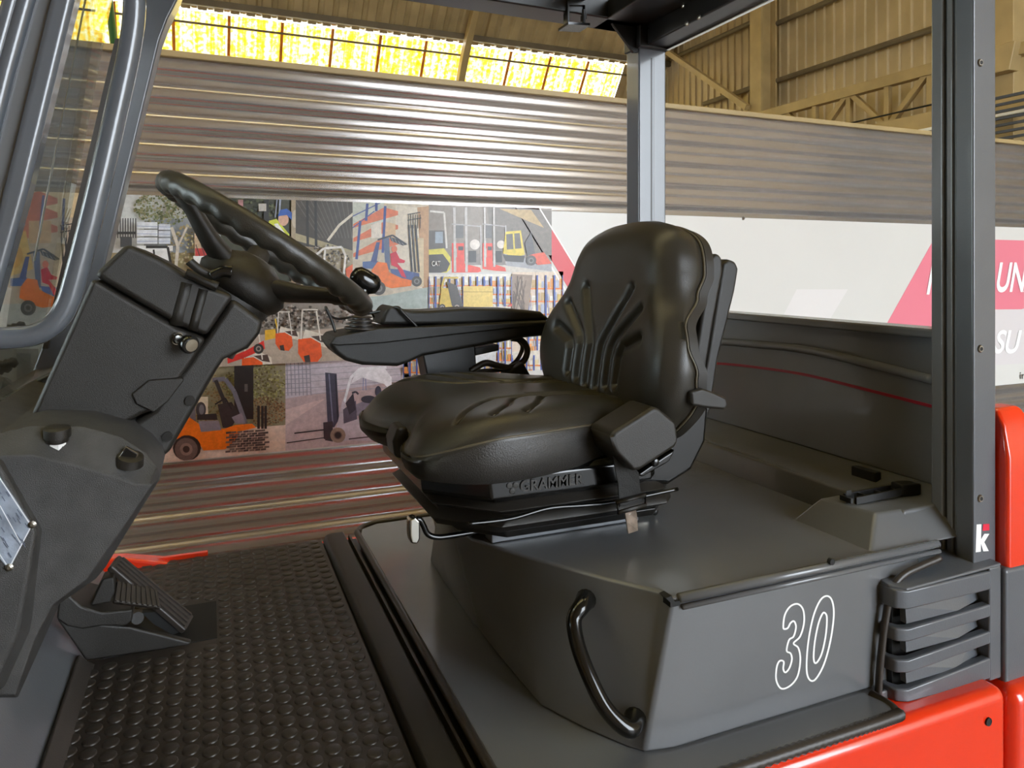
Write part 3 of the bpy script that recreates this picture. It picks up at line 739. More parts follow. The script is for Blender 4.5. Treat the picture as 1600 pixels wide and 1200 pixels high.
# latch lying on the block
L0 = at(1322, 785, Z=.314); ly = L0.y
lt = part('hood_latch', join(beam((L0.x + .01, ly - .014, .320), (L0.x + .135, ly - .016, .324), .006, .014), beam((L0.x + .01, ly + .014, .320), (L0.x + .135, ly + .010, .324), .006, .014),
                             beam((L0.x + .008, ly, .320), (L0.x + .008, ly + .001, .320), .034, .014, (1, 0, 0)), *[beam((L0.x + a, ly - .015, .321), (L0.x + a, ly + .013, .321), .007, .010) for a in (.0, .045, .09, .135)]), 'black', bevel=.002)
part('latch_pivot', beam((L0.x + .135, ly - .004, .327), (L0.x + .185, ly - .01, .325), .032, .024), 'black', lt, bevel=.004)
k = at(1352, 750, X=1.355)
part('latch_keeper', box(1.350, 1.37, k.y - .03, k.y + .035, .305, .335), 'black', bevel=.003)
# rear panel (inner face of the counterweight) with curved bead and red pinstripe
XP = 1.42
zt_ = at(1300, 508, X=XP).z
rp = part('rear_panel', box(XP, XP + .05, .985, 2.06, .30, zt_), 'hood', bevel=.004)
tag(rp, 'dark grey rear panel with a red pinstripe')
part('panel_lip', box(XP - .022, XP + .055, .985, 2.06, zt_ - .008, zt_ + .012), 'hood', rp, bevel=.006, seg=3)
crv = lambda pts, X: crom([at(x, y, X=X) for x, y in pts], 8)
cu = crv([(1060, 537), (1120, 536), (1190, 541), (1260, 549), (1350, 569), (1460, 597)], XP - .012)
part('panel_bulge', prism(cu + [V((XP - .012, cu[-1].y, .326)), V((XP - .012, cu[0].y, .326))], (.02, 0, 0)), 'hood', rp, bevel=.006, seg=3)
part('panel_bead', tube([p + V((0, 0, .004)) for p in cu], .011, 10), 'hood', rp, smooth=True)
rs = crv([(1060, 570), (1120, 568), (1190, 575), (1260, 586), (1350, 608), (1460, 636)], XP - .0135)
part('pinstripe', loft([[p + V((0, 0, .0035)), p - V((0, 0, .0035)), p + V((.002, 0, -.0035)), p + V((.002, 0, .0035))] for p in rs]), 'redline', rp)
# louvred vent cover under the near rear pillar
vc = part('vent_cover', box(1.135, 1.384, .935, .965, .022, .212), 'black'); tag(vc, 'dark grey louvred vent cover')
VL, VR, VY = 1.110, 1.388, .905
tilt = lambda x, z: V((0, 0, 0))


def bar(z0, z1, zl0, zl1, name):
    """louvre: wraps from the left return round to the flat face"""
    pts = [(VL + .012, .958), (VL + .006, .935), (VL + .012, .916), (VL + .03, .906), (VL + .10, VY), (VR - .03, VY)]
    inn = [(VL + .026, .958), (VL + .022, .940), (VL + .028, .928), (VL + .04, .922), (VL + .11, .922), (VR - .03, .922)]
    r = []
    for i, ((a, b), (c, d)) in enumerate(zip(pts, inn)):
        f = (a - VL) / (VR - VL)
        lo, hi = zl0 + (z0 - zl0) * f, zl1 + (z1 - zl1) * f
        r.append([V((a, b, lo)), V((a, b, hi)), V((c, d, hi)), V((c, d, lo))])
    return part(name, loft(r), 'grey', vc, bevel=.004, seg=3)


for z0, z1, a0, a1 in ((.178, .214, .180, .214), (.128, .152, .122, .146), (.078, .102, .066, .090), (.010, .052, .016, .038)):
    bar(z0, z1, a0, a1, 'louvre')
part('louvre_frame', box(VR - .034, VR, VY, .955, .006, .220), 'grey', vc, bevel=.004, seg=3)
part('vent_top', prism([V((VL + .012, .958, .213)), V((VL + .01, .93, .212)), V((VL + .03, .908, .211)), V((VR, VY, .218)), V((VR, 1.0, .226)), V((1.14, 1.0, .226))], (0, 0, .006)), 'grey', vc, bevel=.003)
for zc, in ((.166,), (.115,), (.060,)):
    part('louvre_scoop', prism([V((VL + .035, .914, zc - .015)), V((VL + .035, .916, zc + .014)), V((VL + .17, .932, zc + .015)), V((VR - .034, .936, zc + .015)), V((VR - .034, .926, zc - .013)), V((VL + .17, .914, zc - .016))], (0, .012, 0)), 'grey', vc, smooth=False)
# sealing rope round the vent
q = [(1372, 1086), (1376, 1030), (1384, 965), (1394, 920), (1412, 898), (1440, 884), (1468, 872)]
part('vent_seal', tube([at(x, y, Y=.934) for x, y in q], .0065, 10, k=8), 'rubber', smooth=True)
# near rear pillar: channel section
pl = part('rear_pillar', box(1.338, 1.403, .925, .962, .205, 1.62), 'grey', bevel=.004); tag(pl, 'dark grey near rear pillar')
part('pillar_flange', box(1.338, 1.400, .967, .980, .205, 1.62), 'hood', pl, bevel=.003)
part('pillar_web', box(1.344, 1.40, .955, .972, .205, 1.62), 'hood', pl)
part('pillar_flange', box(1.334, 1.40, .984, 1.010, .205, 1.62), 'hood', pl, bevel=.004)
part('pillar_web', box(1.342, 1.40, .972, .99, .205, 1.62), 'black', pl)
for py in (98, 545, 779):
    p = at(1532, py, Y=.924)
    bo = part('rivet_nut', lathe(p, (0, 1, 0), [(-.002, .003), (-.002, .006), (.0, .0075), (.004, .0075), (.004, .003)], 16), 'zinc')
    part('nut_bore', lathe(p + V((0, -.0025, 0)), (0, 1, 0), [(0, .001), (-.0002, .0036), (.003, .0036)], 14), 'dark', bo)
kfn = lambda px, py, k: at(px, py, Y=.9245 - k * .0001)
c = Canvas(kfn); W_ = (240, 240, 238)
c.poly(W_, [(1526, 819.5), (1533.5, 819), (1532.5, 862), (1524.5, 863)]); c.poly(W_, [(1531.5, 845), (1538, 834), (1546, 834), (1538, 847), (1545, 861), (1536.5, 861.5)])
o = c.build('logo_letter', pl, 'flat')
c = Canvas(kfn); c.poly((214, 26, 62), [(1536, 819), (1546, 818.5), (1546, 828.5), (1535.5, 829.5)]); c.build('logo_square', pl, 'flat')
# far rear pillar
pf = part('rear_pillar', box(1.338, 1.447, 2.08, 2.16, .205, 1.62), 'grey', bevel=.006, seg=3); tag(pf, 'dark grey far rear pillar')
part('pillar_groove', box(1.385, 1.391, 2.0795, 2.082, .3, 1.5), 'black', pf); part('pillar_groove', box(1.397, 1.401, 2.0795, 2.082, .3, 1.5), 'hood', pf)
# overhead guard
og = part('overhead_guard', box(-.15, 1.447, 2.05, 2.16, 1.60, 1.70), 'black', bevel=.006); tag(og, 'black overhead guard')
part('guard_beam', box(1.36, 1.447, .925, 2.16, 1.536, 1.62), 'black', og, bevel=.005)
part('guard_edge', box(1.436, 1.450, .925, 2.10, 1.528, 1.538), 'chrome', og, bevel=.002)
part('guard_beam', box(1.20, 1.36, .925, 2.16, 1.60, 1.66), 'black', og, bevel=.005)
part('guard_beam', box(-.15, 1.447, .925, 1.0, 1.62, 1.70), 'black', og, bevel=.006)
for x in (.15, .38, .61, .84, 1.07): part('guard_slat', box(x, x + .04, .98, 2.08, 1.64, 1.70), 'black', og, bevel=.004)
part('pillar_cap', box(1.330, 1.450, 2.06, 2.162, 1.528, 1.61), 'black', og, bevel=.003)
part('gusset', prism([at(x, y, Y=2.085) for x, y in ((948, 24), (990, 82), (997, 82), (997, 24))], (0, .012, 0)), 'black', og, bevel=.002)
for x, y in ((1074, 37), (1093, 27), (1068, 9)):
    p = at(x, y, X=1.358); part('guard_bolt', lathe(p, (-1, 0, 0), [(0, .008), (.004, .008), (.006, .004)], 12), 'zinc', og)
br = part('light_bracket', prism([at(x, y, Y=2.04) for x, y in ((887, -14), (887, 36), (890, 36), (890, 8), (914, 8), (914, 30), (917, 30), (917, -14))], (0, .03, 0)), 'black', bevel=.001)
part('bracket_plate', prism([at(x, y, Y=2.0) for x, y in ((888, 34), (888, 38), (922, 40), (922, 36))], (0, .07, 0)), 'gloss', br); p = at(912, 30, Y=2.03)
part('bracket_bolt', cyl(p + V((0, 0, .03)), p - V((0, 0, .02)), .006, seg=10), 'black', br)
# front pillars
fp = part('front_pillar', ppx([(222, -115), (316, -115), (292, -40), (277, 0), (262, 30), (250, 62), (167, 402), (108, 640), (28, 640), (66, 540), (135, 300), (186, 57)], 2.06, 2.15), 'grey', bevel=.006, seg=3); tag(fp, 'leaning dark grey far front pillar')
part('pillar_seal', ppx([(180, 60), (188, 60), (75, 545), (66, 545)], 2.045, 2.062), 'rubber', fp)
NP = .95
npi = part('front_pillar', ppx([(266, -780), (305, -780), (125, -40), (42, 300), (-20, 520), (-290, 1500), (-320, 1500), (-50, 520), (2, 300), (86, -40)], NP, NP + .04), 'tubep', bevel=.008, seg=4); tag(npi, 'glossy grey near front pillar')
part('pillar_web', ppx([(232, -780), (275, -780), (95, -40), (5, 310), (-320, 1500), (-360, 1500), (-30, 300), (50, -40)], NP + .015, NP + .03), 'hood', npi)
part('pillar_tube', tube([at(x, y, Y=NP + .012) for x, y in ((259, -780), (52, -40), (10, 110), (-45, 330), (-340, 1500))], .010, 14), 'tubep', npi, smooth=True)
part('pillar_tube', tube([at(x, y, Y=NP + .012) for x, y in ((237, -780), (30, -40), (-12, 110), (-60, 300), (-360, 1500))], .009, 14), 'tubep', npi, smooth=True)
part('grab_rail', tube([at(x, y, Y=.99) for x, y in ((120, -78), (150, -75), (190, -50), (208, -14), (209, 30), (200, 90), (178, 190), (148, 320), (118, 435), (103, 480), (82, 508), (50, 524), (10, 528), (-60, 532))], .0128, 18, k=8), 'tubep', npi, smooth=True)
# windscreen between the front pillars, leaning with them
a0, a1 = at(160, 60, Y=2.06), at(66, 545, Y=2.06); b0, b1 = at(40, 60, Y=1.0), at(-30, 380, Y=1.0)
dir_ = (a1 - a0); b1 = b0 + dir_; a0 = a0 - dir_ * .6; b0 = b0 - dir_ * .6
part('windscreen', prism([a0, a1, b1, b0], (.005, 0, 0)), 'glass')
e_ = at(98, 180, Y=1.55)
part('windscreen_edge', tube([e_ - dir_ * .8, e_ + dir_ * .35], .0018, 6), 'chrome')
# number 30 in outline on the cover side
def nfn(x, y, k):
    z = at(860 + x * .3375, 860 + y * .3375, Y=.9475).z
    return at(860 + x * .3375, 860 + y * .3375, Y=.945 + .005 * (z - ZP) / (ZT - ZP) - .0006)     # on the slightly leaning cover side

th = [(1078, 355), (1085, 300), (1110, 260), (1145, 248), (1170, 275), (1174, 335), (1156, 398), (1126, 430), (1148, 452), (1157, 505), (1145, 580), (1112, 625), (1070, 640), (1046, 602), (1047, 545), (1060, 513), (1080, 515), (1078, 548), (1088, 565), (1106, 545), (1118, 505), (1112, 477), (1094, 464), (1105, 415), (1126, 398), (1137, 355), (1128, 328), (1112, 336), (1100, 358), (1086, 364)]
ze = [(1280, 211), (1304, 233), (1312, 300), (1297, 415), (1266, 528), (1226, 598), (1198, 596), (1186, 545), (1193, 430), (1216, 310), (1248, 233)]
zi = [(1270, 289), (1280, 312), (1275, 390), (1256, 478), (1231, 521), (1219, 503), (1223, 430), (1240, 342), (1258, 296)]


def outline(pts, w):
    P = [(p.x, p.y) for p in crom([(x, y, 0) for x, y in pts], 6, True)]; n = len(P); vs = []
    for i in range(n):
        (a, b), (c, d) = P[i - 1], P[(i + 1) % n]; l = math.hypot(c - a, d - b) or 1; nx, ny = -(d - b) / l * w / 2, (c - a) / l * w / 2
        vs += [nfn(P[i][0] + nx, P[i][1] + ny, 1), nfn(P[i][0] - nx, P[i][1] - ny, 1)]
    return vs, [(2 * i, 2 * i + 1, (2 * i + 3) % (2 * n), (2 * i + 2) % (2 * n)) for i in range(n)]


part('number_outline', outline(th, 8), 'white', hood)
part('number_outline', outline(ze, 8), 'white', hood); part('number_outline', outline(zi, 8), 'white', hood)

# ------------------------------------------------------------------ rubber floor mat with raised studs
mt = empty('floor_mat', (.04, 1.5, 0), 'black rubber mat with raised round studs on the cab floor', 'mat')
MX0, MX1, MY0, MY1 = -.225, .302, .78, 2.145
obj('mat_sheet', *box(MX0, MX1, MY0, MY1, -.006, 0), 'rubber', mt, bevel=.002)
spots = []
j = 0; x = MX0 + .016
while x < MX1 - .008:
    y = MY0 + .012 + (.0176 if j % 2 else 0)
    while y < MY1 - .01:
        if not (x < .026 and 1.62 < y < 1.86): spots.append((x, y))
        y += .0352
    x += .0305; j += 1
def pxd(x, y):
    d = y * CA + x * SA; return (800 + F * (x * CA - y * SA) / d, 422 + F * CZ / d, d)
vis = [s for s in spots if -10 < pxd(*s)[0] < 1610 and pxd(*s)[1] < 1215 and pxd(*s)[0] > 85]
vis.sort(key=lambda s: pxd(*s)[2]); near, rest = vis[:300], vis[300:]
SN = 14
sv, sf = loft([[V((r * math.cos(2 * math.pi * i / SN), r * math.sin(2 * math.pi * i / SN), z)) for i in range(SN)] for r, z in ((.0138, -.0005), (.0132, .0018), (.0118, .0025))])
st = obj('stud', sv, sf, 'rubber', mt, smooth='edge', angle=50); st.location = V((near[0][0], near[0][1], 0)) - mt.location
for x, y in near[1:]:
    c_ = st.copy(); C.objects.link(c_); c_.parent = mt; c_.location = V((x, y, 0)) - mt.location
g_ = join(*[([v + V((x, y, 0)) for v in sv], sf) for x, y in rest])
o = obj('far_studs', *g_, 'rubber', mt, smooth='edge', angle=50); o['kind'] = 'stuff'

# ------------------------------------------------------------------ driver seat
seat = empty('driver_seat', (.62, YC, ZT), 'black vinyl suspension driver seat with fluted backrest on the engine cover', 'seat')
sp = lambda name, geo, mat, parent=None, **k: obj(name, geo[0], geo[1], mat, seat if parent is None else parent, **k)


def seg_d(px, py, a, b):
    dx, dy = b[0] - a[0], b[1] - a[1]; t = max(0, min(1, ((px - a[0]) * dx + (py - a[1]) * dy) / (dx * dx + dy * dy)))
    return math.hypot(px - a[0] - t * dx, py - a[1] - t * dy)


def groove(u, v, lines, w, depth):
    g = 0
    for ln in lines:
        m = min(seg_d(u, v, a, b) for a, b in zip(ln, ln[1:]))
        g = max(g, math.exp(-(m / w) ** 2))
    return -depth * g


def pad(outline, center, frame, top, side, nr=46, lines=(), gw=.008, gd=.008, k=10, crown=1.0):
    """upholstered pad: rings from the middle to the outline, then side rings (offset out, height)"""
    O, U, Vv, N = frame
    ol = [(p.x, p.y) for p in crom([(a, b, 0) for a, b in outline], k, True)]; n = len(ol)
    rings = []
    W = lambda u, v, h: O + U * u + Vv * v + N * h
    for i in range(nr + 1):
        s = .02 + .98 * (i / nr) ** .85
        r = []
        for a, b in ol:
            u, v = center[0] + (a - center[0]) * s, center[1] + (b - center[1]) * s
            r.append(W(u, v, top(u, v, s) + (groove(u, v, lines, gw, gd) if lines else 0)))
        rings.append(r)
    for off, h in side:
        r = []
        for i, (a, b) in enumerate(ol):
            (p, q), (c, d) = ol[i - 1], ol[(i + 1) % n]; l = math.hypot(c - p, d - q); nx, ny = (d - q) / l, -(c - p) / l
            hh = h(a, b) if callable(h) else h; of = off(a, b) if callable(off) else off
            r.append(W(a + nx * of, b + ny * of, hh))
        rings.append(r)
    return loft(rings), ol


# cushion: plan outline, u = X, v = Y from the centre line (counter-clockwise)
co = [(.345, -.235), (.40, -.285), (.46, -.305), (.55, -.295), (.66, -.255), (.76, -.205), (.86, -.19), (.90, -.10), (.90, .10), (.86, .19), (.76, .22), (.66, .255), (.55, .285), (.45, .285), (.38, .255), (.335, .20), (.322, .12), (.335, .05), (.362, -.02), (.376, -.06), (.366, -.10), (.342, -.15), (.335, -.19)]
cf = (V((0, YC, 0)), V((1, 0, 0)), V((0, 1, 0)), V((0, 0, 1)))


def ctop(u, v, s):
    z = .512 + .010 * math.sin((u - .3) / .6 * 3.1) + .055 * (abs(v) / .29) ** 2.2 * (.6 + .4 * max(0, min(1, (u - .34) / .14))) * .26
    z -= .030 * max(0, (.46 - u) / .14) ** 1.6
    z -= .006 * max(0, (u - .6) / .3)
    return z - .030 * s ** 14


gl = []
for sg in (-1, 1):
    for k_, (u0, v0) in enumerate(((.405, .232), (.465, .256), (.53, .256))):
        gl.append([(u0, sg * (v0 + .012)), (u0 + .055, sg * (v0 - .055)), (u0 + .10, sg * (.125 - k_ * .0)), (u0 + .16, sg * (.10 + k_ * .004)), (.84, sg * (.085 + k_ * .03))])
    gl.append([(.62, sg * .075), (.84, sg * .06)])
gl = [[(p.x, p.y) for p in crom([(u, v, 0) for u, v in ln], 5)] for ln in gl]
(geo, ol) = pad(co, (.60, 0), cf, ctop, [(.006, lambda a, b: ctop(a, b, 1) - .006), (.010, lambda a, b: ctop(a, b, 1) - .016), (.012, lambda a, b: .455 - .015 * max(0, (a - .7) / .2)), (.004, .428), (-.008, .415), (-.04, .408)], nr=64, lines=gl, gw=.0055, gd=.008, k=18)
cu_ = sp('cushion', geo, 'leather', smooth=True); tag(cu_, 'black vinyl seat cushion with stitched flutes')
# grained side band of the cushion, just proud of the pad
W_ = []
n = len(ol)
for off, hf in ((.0085, lambda a, b: ctop(a, b, 1) - .013), (.0125, lambda a, b: ctop(a, b, 1) - .026), (.0145, lambda a, b: .452 - .012 * max(0, (a - .7) / .2)), (.0075, lambda a, b: .424), (-.004, lambda a, b: .412)):
    r = []
    for i, (a, b) in enumerate(ol):
        (p, q), (c, d) = ol[i - 1], ol[(i + 1) % n]; l = math.hypot(c - p, d - q)
        r.append(V((a + (d - q) / l * off, YC + b - (c - p) / l * off, hf(a, b))))
    W_.append(r)
sp('side_band', loft(W_, False), 'vinyl', cu_, smooth=True)
sp('seam', tube(W_[0], .0022, 6, True), 'seam', cu_, smooth=True)
for ln in gl:
    P = [V((u, YC + v, ctop(u, v, .8) - .0068)) for u, v in ln]; sp('stitch_line', tube(P, .0011, 5), 'seam', cu_, smooth=True)

# backrest: leaning plane, u across (Y), v up
LB = math.radians(11)
bf = (V((.79, YC - .03, .475)), V((0, 1, 0)), V((math.sin(LB), 0, math.cos(LB))), V((-math.cos(LB), 0, math.sin(LB))))
half = [(.0, -.035), (.12, -.03), (.205, -.012), (.255, .035), (.280, .10), (.278, .155), (.255, .205), (.222, .255), (.202, .31), (.186, .355), (.155, .394), (.09, .416), (.0, .422)]
bo_ = [(-u, v) for u, v in half[1:-1]] ; bo_ = [half[0]] + [(u, v) for u, v in half[1:]] + [(-u, v) for u, v in reversed(half[1:-1])]


def btop(u, v, s):
    w = .27 if v < .15 else .27 - (v - .15) * .35
    z = .014 * max(0, 1 - ((v - .12) / .16) ** 2)              # lumbar swell
    z += .030 * min(1, abs(u) / w) ** 2.5 * (1 - max(0, (v - .25) / .2) * .7)   # side bolsters come forward
    z += .012 * max(0, (v - .25) / .15)
    return z - .040 * s ** 10


fl_ = []
for sg in (-1, 1):
    for k_, (bx, bend, top_u, top_v) in enumerate(((.024, .140, .100, .268), (.066, .135, .160, .226), (.108, .120, .185, .165))):
        fl_.append([(sg * bx, .050 + k_ * .008), (sg * bx, bend), (sg * (bx + .012), bend + .022), (sg * top_u, top_v)])
def dep(a, b):
    K_ = [(-.04, -.050), (.0, -.064), (.06, -.072), (.115, -.052), (.165, -.026), (.195, -.026), (.265, -.074), (.32, -.096), (.37, -.097), (.42, -.090)]
    for (u0, v0), (u1, v1) in zip(K_, K_[1:]):
        if b <= u1:
            t = max(0, min(1, (b - u0) / (u1 - u0))); t = t * t * (3 - 2 * t); return v0 + (v1 - v0) * t
    return K_[-1][1]

(geo, ol) = pad(bo_, (0, .17), bf, btop, [(.006, lambda a, b: btop(a, b, 1) - .008), (.012, lambda a, b: btop(a, b, 1) - .022), (.012, lambda a, b: dep(a, b) * .75), (.006, lambda a, b: dep(a, b)), (-.02, lambda a, b: dep(a, b) - .012)], nr=90, lines=fl_, gw=.0115, gd=.013, k=18)
bk = sp('backrest', geo, 'leather', smooth=True); tag(bk, 'black vinyl backrest with moulded flutes')
n = len(ol); P = []; P2 = []; P3 = []
for i, (a, b) in enumerate(ol):
    (p, q), (c, d) = ol[i - 1], ol[(i + 1) % n]; l = math.hypot(c - p, d - q); nx, ny = (d - q) / l, -(c - p) / l
    P.append(bf[0] + bf[1] * (a + nx * .008) + bf[2] * (b + ny * .008) + bf[3] * dep(a, b))
    P2.append([bf[0] + bf[1] * (a + nx * o_) + bf[2] * (b + ny * o_) + bf[3] * (dep(a, b) + h_) for o_, h_ in ((.012, -.002), (.010, -.024), (-.02, -.026), (-.02, -.004))])
sp('piping', tube(P, .0032, 6, True), 'seam', bk, smooth=True)
vs = [p for r in P2 for p in r]; m = len(P2)
fs = [(4 * i + j, 4 * i + (j + 1) % 4, 4 * ((i + 1) % m) + (j + 1) % 4, 4 * ((i + 1) % m) + j) for i in range(m) for j in range(4)]
sp('back_rim', (vs, fs), 'plastic', bk, smooth='edge', angle=40)
# shells behind the backrest
sp('back_shell', ppx([(1112, 402), (1121, 394), (1130, 402), (1131, 424), (1117, 500), (1104, 580), (1098, 650), (1084, 700), (1040, 700), (1052, 640), (1085, 570), (1096, 500)], 1.265, 1.64), 'plastic', bevel=.010, seg=3)
sp('back_shell', ppx([(1130, 410), (1140, 405), (1151, 408), (1156, 420), (1150, 455), (1124, 560), (1112, 640), (1092, 700), (1060, 740), (1030, 735), (1080, 660), (1104, 570)], 1.29, 1.62), 'plastic', bevel=.012, seg=3)
sp('hinge_arm', ppx([(1066, 640), (1096, 600), (1108, 640), (1104, 690), (1082, 735), (1046, 758), (1000, 755), (996, 738), (1040, 712)], 1.215, 1.255), 'gloss', bevel=.010, seg=3)
sp('recline_lever', ppx([(1080, 612), (1098, 607), (1118, 614), (1136, 622), (1138, 632), (1134, 641), (1104, 638), (1082, 634)], 1.13, 1.16), 'plastic', bevel=.006, seg=3)

# suspension base: stacked pans between the cushion and the slide rails


def pan(ex, zz, c=YC):
    x0, x1, y0, y1, ch = ex
    return [V((x, y, zz)) for x, y in ((x0 + ch, y0), (x1 - .03, y0), (x1, y0 + .03), (x1, 2 * c - y0 - .03), (x1 - .03, 2 * c - y0), (x0 + ch, 2 * c - y0), (x0, 2 * c - y0 - ch), (x0, y0 + ch))]


Yb = 1.197
bs = sp('seat_pan', loft([pan((.372, .80, Yb + .01, 0, .10), .362), pan((.365, .83, Yb, 0, .10), .372), pan((.360, .83, Yb, 0, .10), .408), pan((.37, .82, Yb + .012, 0, .10), .420)]), 'gloss', bevel=.004); tag(bs, 'glossy black suspension housing')
b2 = sp('suspension_bellows', loft([pan((.40, .80, Yb + .03, 0, .09), .300), pan((.385, .87, Yb + .005, 0, .10), .318), pan((.40, .87, Yb + .012, 0, .10), .330), pan((.40, .86, Yb + .022, 0, .10), .335), pan((.385, .86, Yb + .004, 0, .10), .346), pan((.40, .85, Yb + .02, 0, .10), .362)]), 'plastic', bevel=.003)
sp('housing_wave', tube(crom([(.42, Yb - .001, .336), (.50, Yb - .003, .335), (.575, Yb - .003, .344), (.65, Yb - .003, .340), (.72, Yb - .002, .338), (.86, Yb, .345)], 8), .004, 8), 'gloss', b2, smooth=True)
sp('lower_frame', loft([pan((.44, .86, Yb + .04, 0, .07), .284), pan((.42, .86, Yb + .03, 0, .08), .302)]), 'black', bevel=.004)
r0, r1 = at(768, 847, Z=.268), at(1040, 815, Z=.268)
for yy in (r0.y, 2 * YC - r0.y):
    rl = sp('slide_rail', box(r0.x, .815, yy - .002, yy + .035, .266, .290), 'grey', bevel=.002)
    sp('rail_slider', box(.80, .868, yy + .006, yy + .028, .272, .288), 'zinc', rl, bevel=.002)
for px, py in ((939, 812), (1024, 800)):
    p = at(px, py, Y=r0.y - .004); sp('rail_bolt', lathe(p + V((0, .006, 0)), (0, -1, 0), [(0, .008), (.006, .007), (.008, .003)], 12), 'black', b2, smooth='edge')
# moulded maker's name on the housing side
p0, p1 = at(812, 756, Y=Yb - .001), at(930, 749, Y=Yb - .001)
text_mesh('GRAMMER', lambda u, v, w: V((p0.x + u * .0275, Yb - .0005 - w * .02, .3805 + v * .0285)), 'moulded_lettering', 'plastic', bs, depth=.12, bold=.015)
sp('moulded_emblem', join(*[lathe(V((p0.x - .014 + .007 * math.cos(a), Yb + .001, .390 + .007 * math.sin(a))), (0, -1, 0), [(0, .0055), (.003, .0055), (.0035, .003)], 10) for a in (.5, 2.6, 4.7)]), 'plastic', bs)
# slide lever with a chrome grip
sp('slide_lever', tube([at(x, y, Y=1.30) for x, y in ((648, 812), (656, 812), (662, 822), (668, 834), (680, 839), (700, 838), (760, 828))], .0055, 10, k=6), 'gloss', smooth=True)
sp('lever_grip', ppx([(640, 812), (650, 808), (657, 815), (657, 842), (653, 851), (643, 850), (640, 838)], 1.285, 1.31), 'chrome', bevel=.004, seg=3)
# weight lever in the notch of the cushion
sp('weight_lever', ppx([(622, 668), (636, 667), (642, 690), (640, 712), (630, 719), (617, 714), (613, 690)], 1.36, 1.42), 'plastic', bevel=.006, seg=3)
# belt reel, webbing, buckle
rb = sp('belt_reel', ppx([(956, 684), (958, 676), (1020, 637), (1028, 636), (1058, 660), (1062, 690), (1056, 700), (1002, 735), (990, 738), (962, 708)], 1.115, 1.20), 'plastic', bevel=.012, seg=4); tag(rb, 'black belt reel housing')
sp('reel_bracket', ppx([(996, 742), (1040, 712), (1056, 702), (1046, 722), (1004, 746)], 1.15, 1.2), 'gloss', rb, bevel=.004)
p = at(1024, 722, Y=1.148); sp('reel_bolt', lathe(p, (0, -1, 0), [(-.01, .009), (.0, .009), (.004, .006), (.005, .002)], 14), 'gloss', rb, smooth='edge')


def strip(pl, pr, th=.003):
    rings = [[a, b, b + V((0, th, 0)), a + V((0, th, 0))] for a, b in zip(pl, pr)]
    return loft(rings)


by = [1.150, 1.145, 1.150, 1.155]
sb = sp('seat_belt', strip([at(x, y, Y=yy) for (x, y), yy in zip(((955, 685), (958, 715), (966, 755), (969, 792)), by)], [at(x, y, Y=yy) for (x, y), yy in zip(((985, 735), (998, 738), (1000, 760), (1004, 783)), by)]), 'strap')
fr_ = [at(x, y, Y=1.150) for x, y in ((963, 785), (1008, 773), (1009, 789), (966, 801))]
sp('belt_buckle', tube(fr_, .0045, 8, True), 'plastic', sb, smooth=True)
sp('belt_tag', strip([at(x, y, Y=yy) for x, y, yy in ((976, 797, 1.150), (979, 815, 1.146), (982, 834, 1.150))], [at(x, y, Y=yy) for x, y, yy in ((994, 794, 1.150), (996, 812, 1.154), (997, 829, 1.150))]), 'tag', sb)

# armrest with control lever on the far side
AY = 1.73
ar = sp('armrest', ppx([(513, 538), (522, 526), (545, 522), (590, 514), (700, 507), (861, 500), (861, 524), (820, 528), (779, 536), (700, 550), (661, 557), (640, 567), (622, 573), (567, 571), (540, 564), (524, 552)], AY, AY + .13), 'armrest', bevel=.012, seg=4); tag(ar, 'black moulded armrest')
sp('armrest_top', ppx([(515, 538), (524, 526), (560, 519), (594, 513), (700, 509), (862, 502), (862, 506), (700, 524), (600, 536), (530, 540)], AY - .012, AY + .142), 'armrest', ar, bevel=.008, seg=3)
sp('armrest_pad', ppx([(594, 508), (600, 490), (606, 480), (612, 478), (624, 481), (645, 486), (669, 486), (727, 482), (800, 483), (846, 487), (862, 500), (720, 507)], AY + .01, AY + .12), 'armrest', ar, bevel=.010, seg=4)
sp('armrest_bracket', ppx([(660, 552), (742, 536), (746, 584), (668, 592)], AY + .03, AY + .10), 'black', bevel=.004)
sp('bracket_foot', ppx([(792, 584), (818, 566), (830, 588), (834, 600), (796, 600)], AY + .0, AY + .05), 'armrest', bevel=.004)
sp('armrest_rail', ppx([(742, 544), (780, 538), (780, 548), (742, 556)], AY + .03, AY + .1), 'black', bevel=.003)
n = 160
sp('control_cable', tube(crom([at(x, y, Y=AY + .03) for x, y in ((800, 528), (815, 532), (824, 546), (818, 564), (800, 574), (780, 572), (760, 567), (744, 574), (735, 580))], 18), lambda t: .0085 + .0009 * math.cos(t * 2 * math.pi * 70), 10), 'rubber', smooth=True)
sp('control_cable', tube([at(x, y, Y=AY + .05) for x, y in ((806, 528), (816, 540), (812, 556), (800, 570), (780, 578), (742, 580))], .006, 8, k=8), 'rubber', smooth=True)
p = at(564, 515, Y=AY + .03)
js = sp('lever_boot', lathe(p, (.05, 0, 1), [(0, .038), (.003, .041), (.006, .040), (.008, .028), (.010, .028), (.012, .037), (.015, .036), (.017, .025), (.019, .025), (.021, .033), (.024, .032), (.026, .021), (.028, .021), (.030, .027), (.033, .025), (.036, .012)], 24), 'rubber', smooth='edge', angle=40)
sp('control_lever', cyl(p + V((0, 0, .03)), p + V((.004, 0, .05)), .006, seg=10), 'black', js)
sp('wire_guard', tube([at(x, y, Y=yy) for x, y, yy in ((524, 519, AY), (518, 500, AY), (509, 480, AY), (516, 492, AY + .04), (530, 498, AY + .09), (560, 493, AY + .11), (596, 486, AY + .06), (620, 480, AY + .01), (630, 489, AY), (652, 511, AY))], .0035, 8, k=6), 'black', smooth=True)
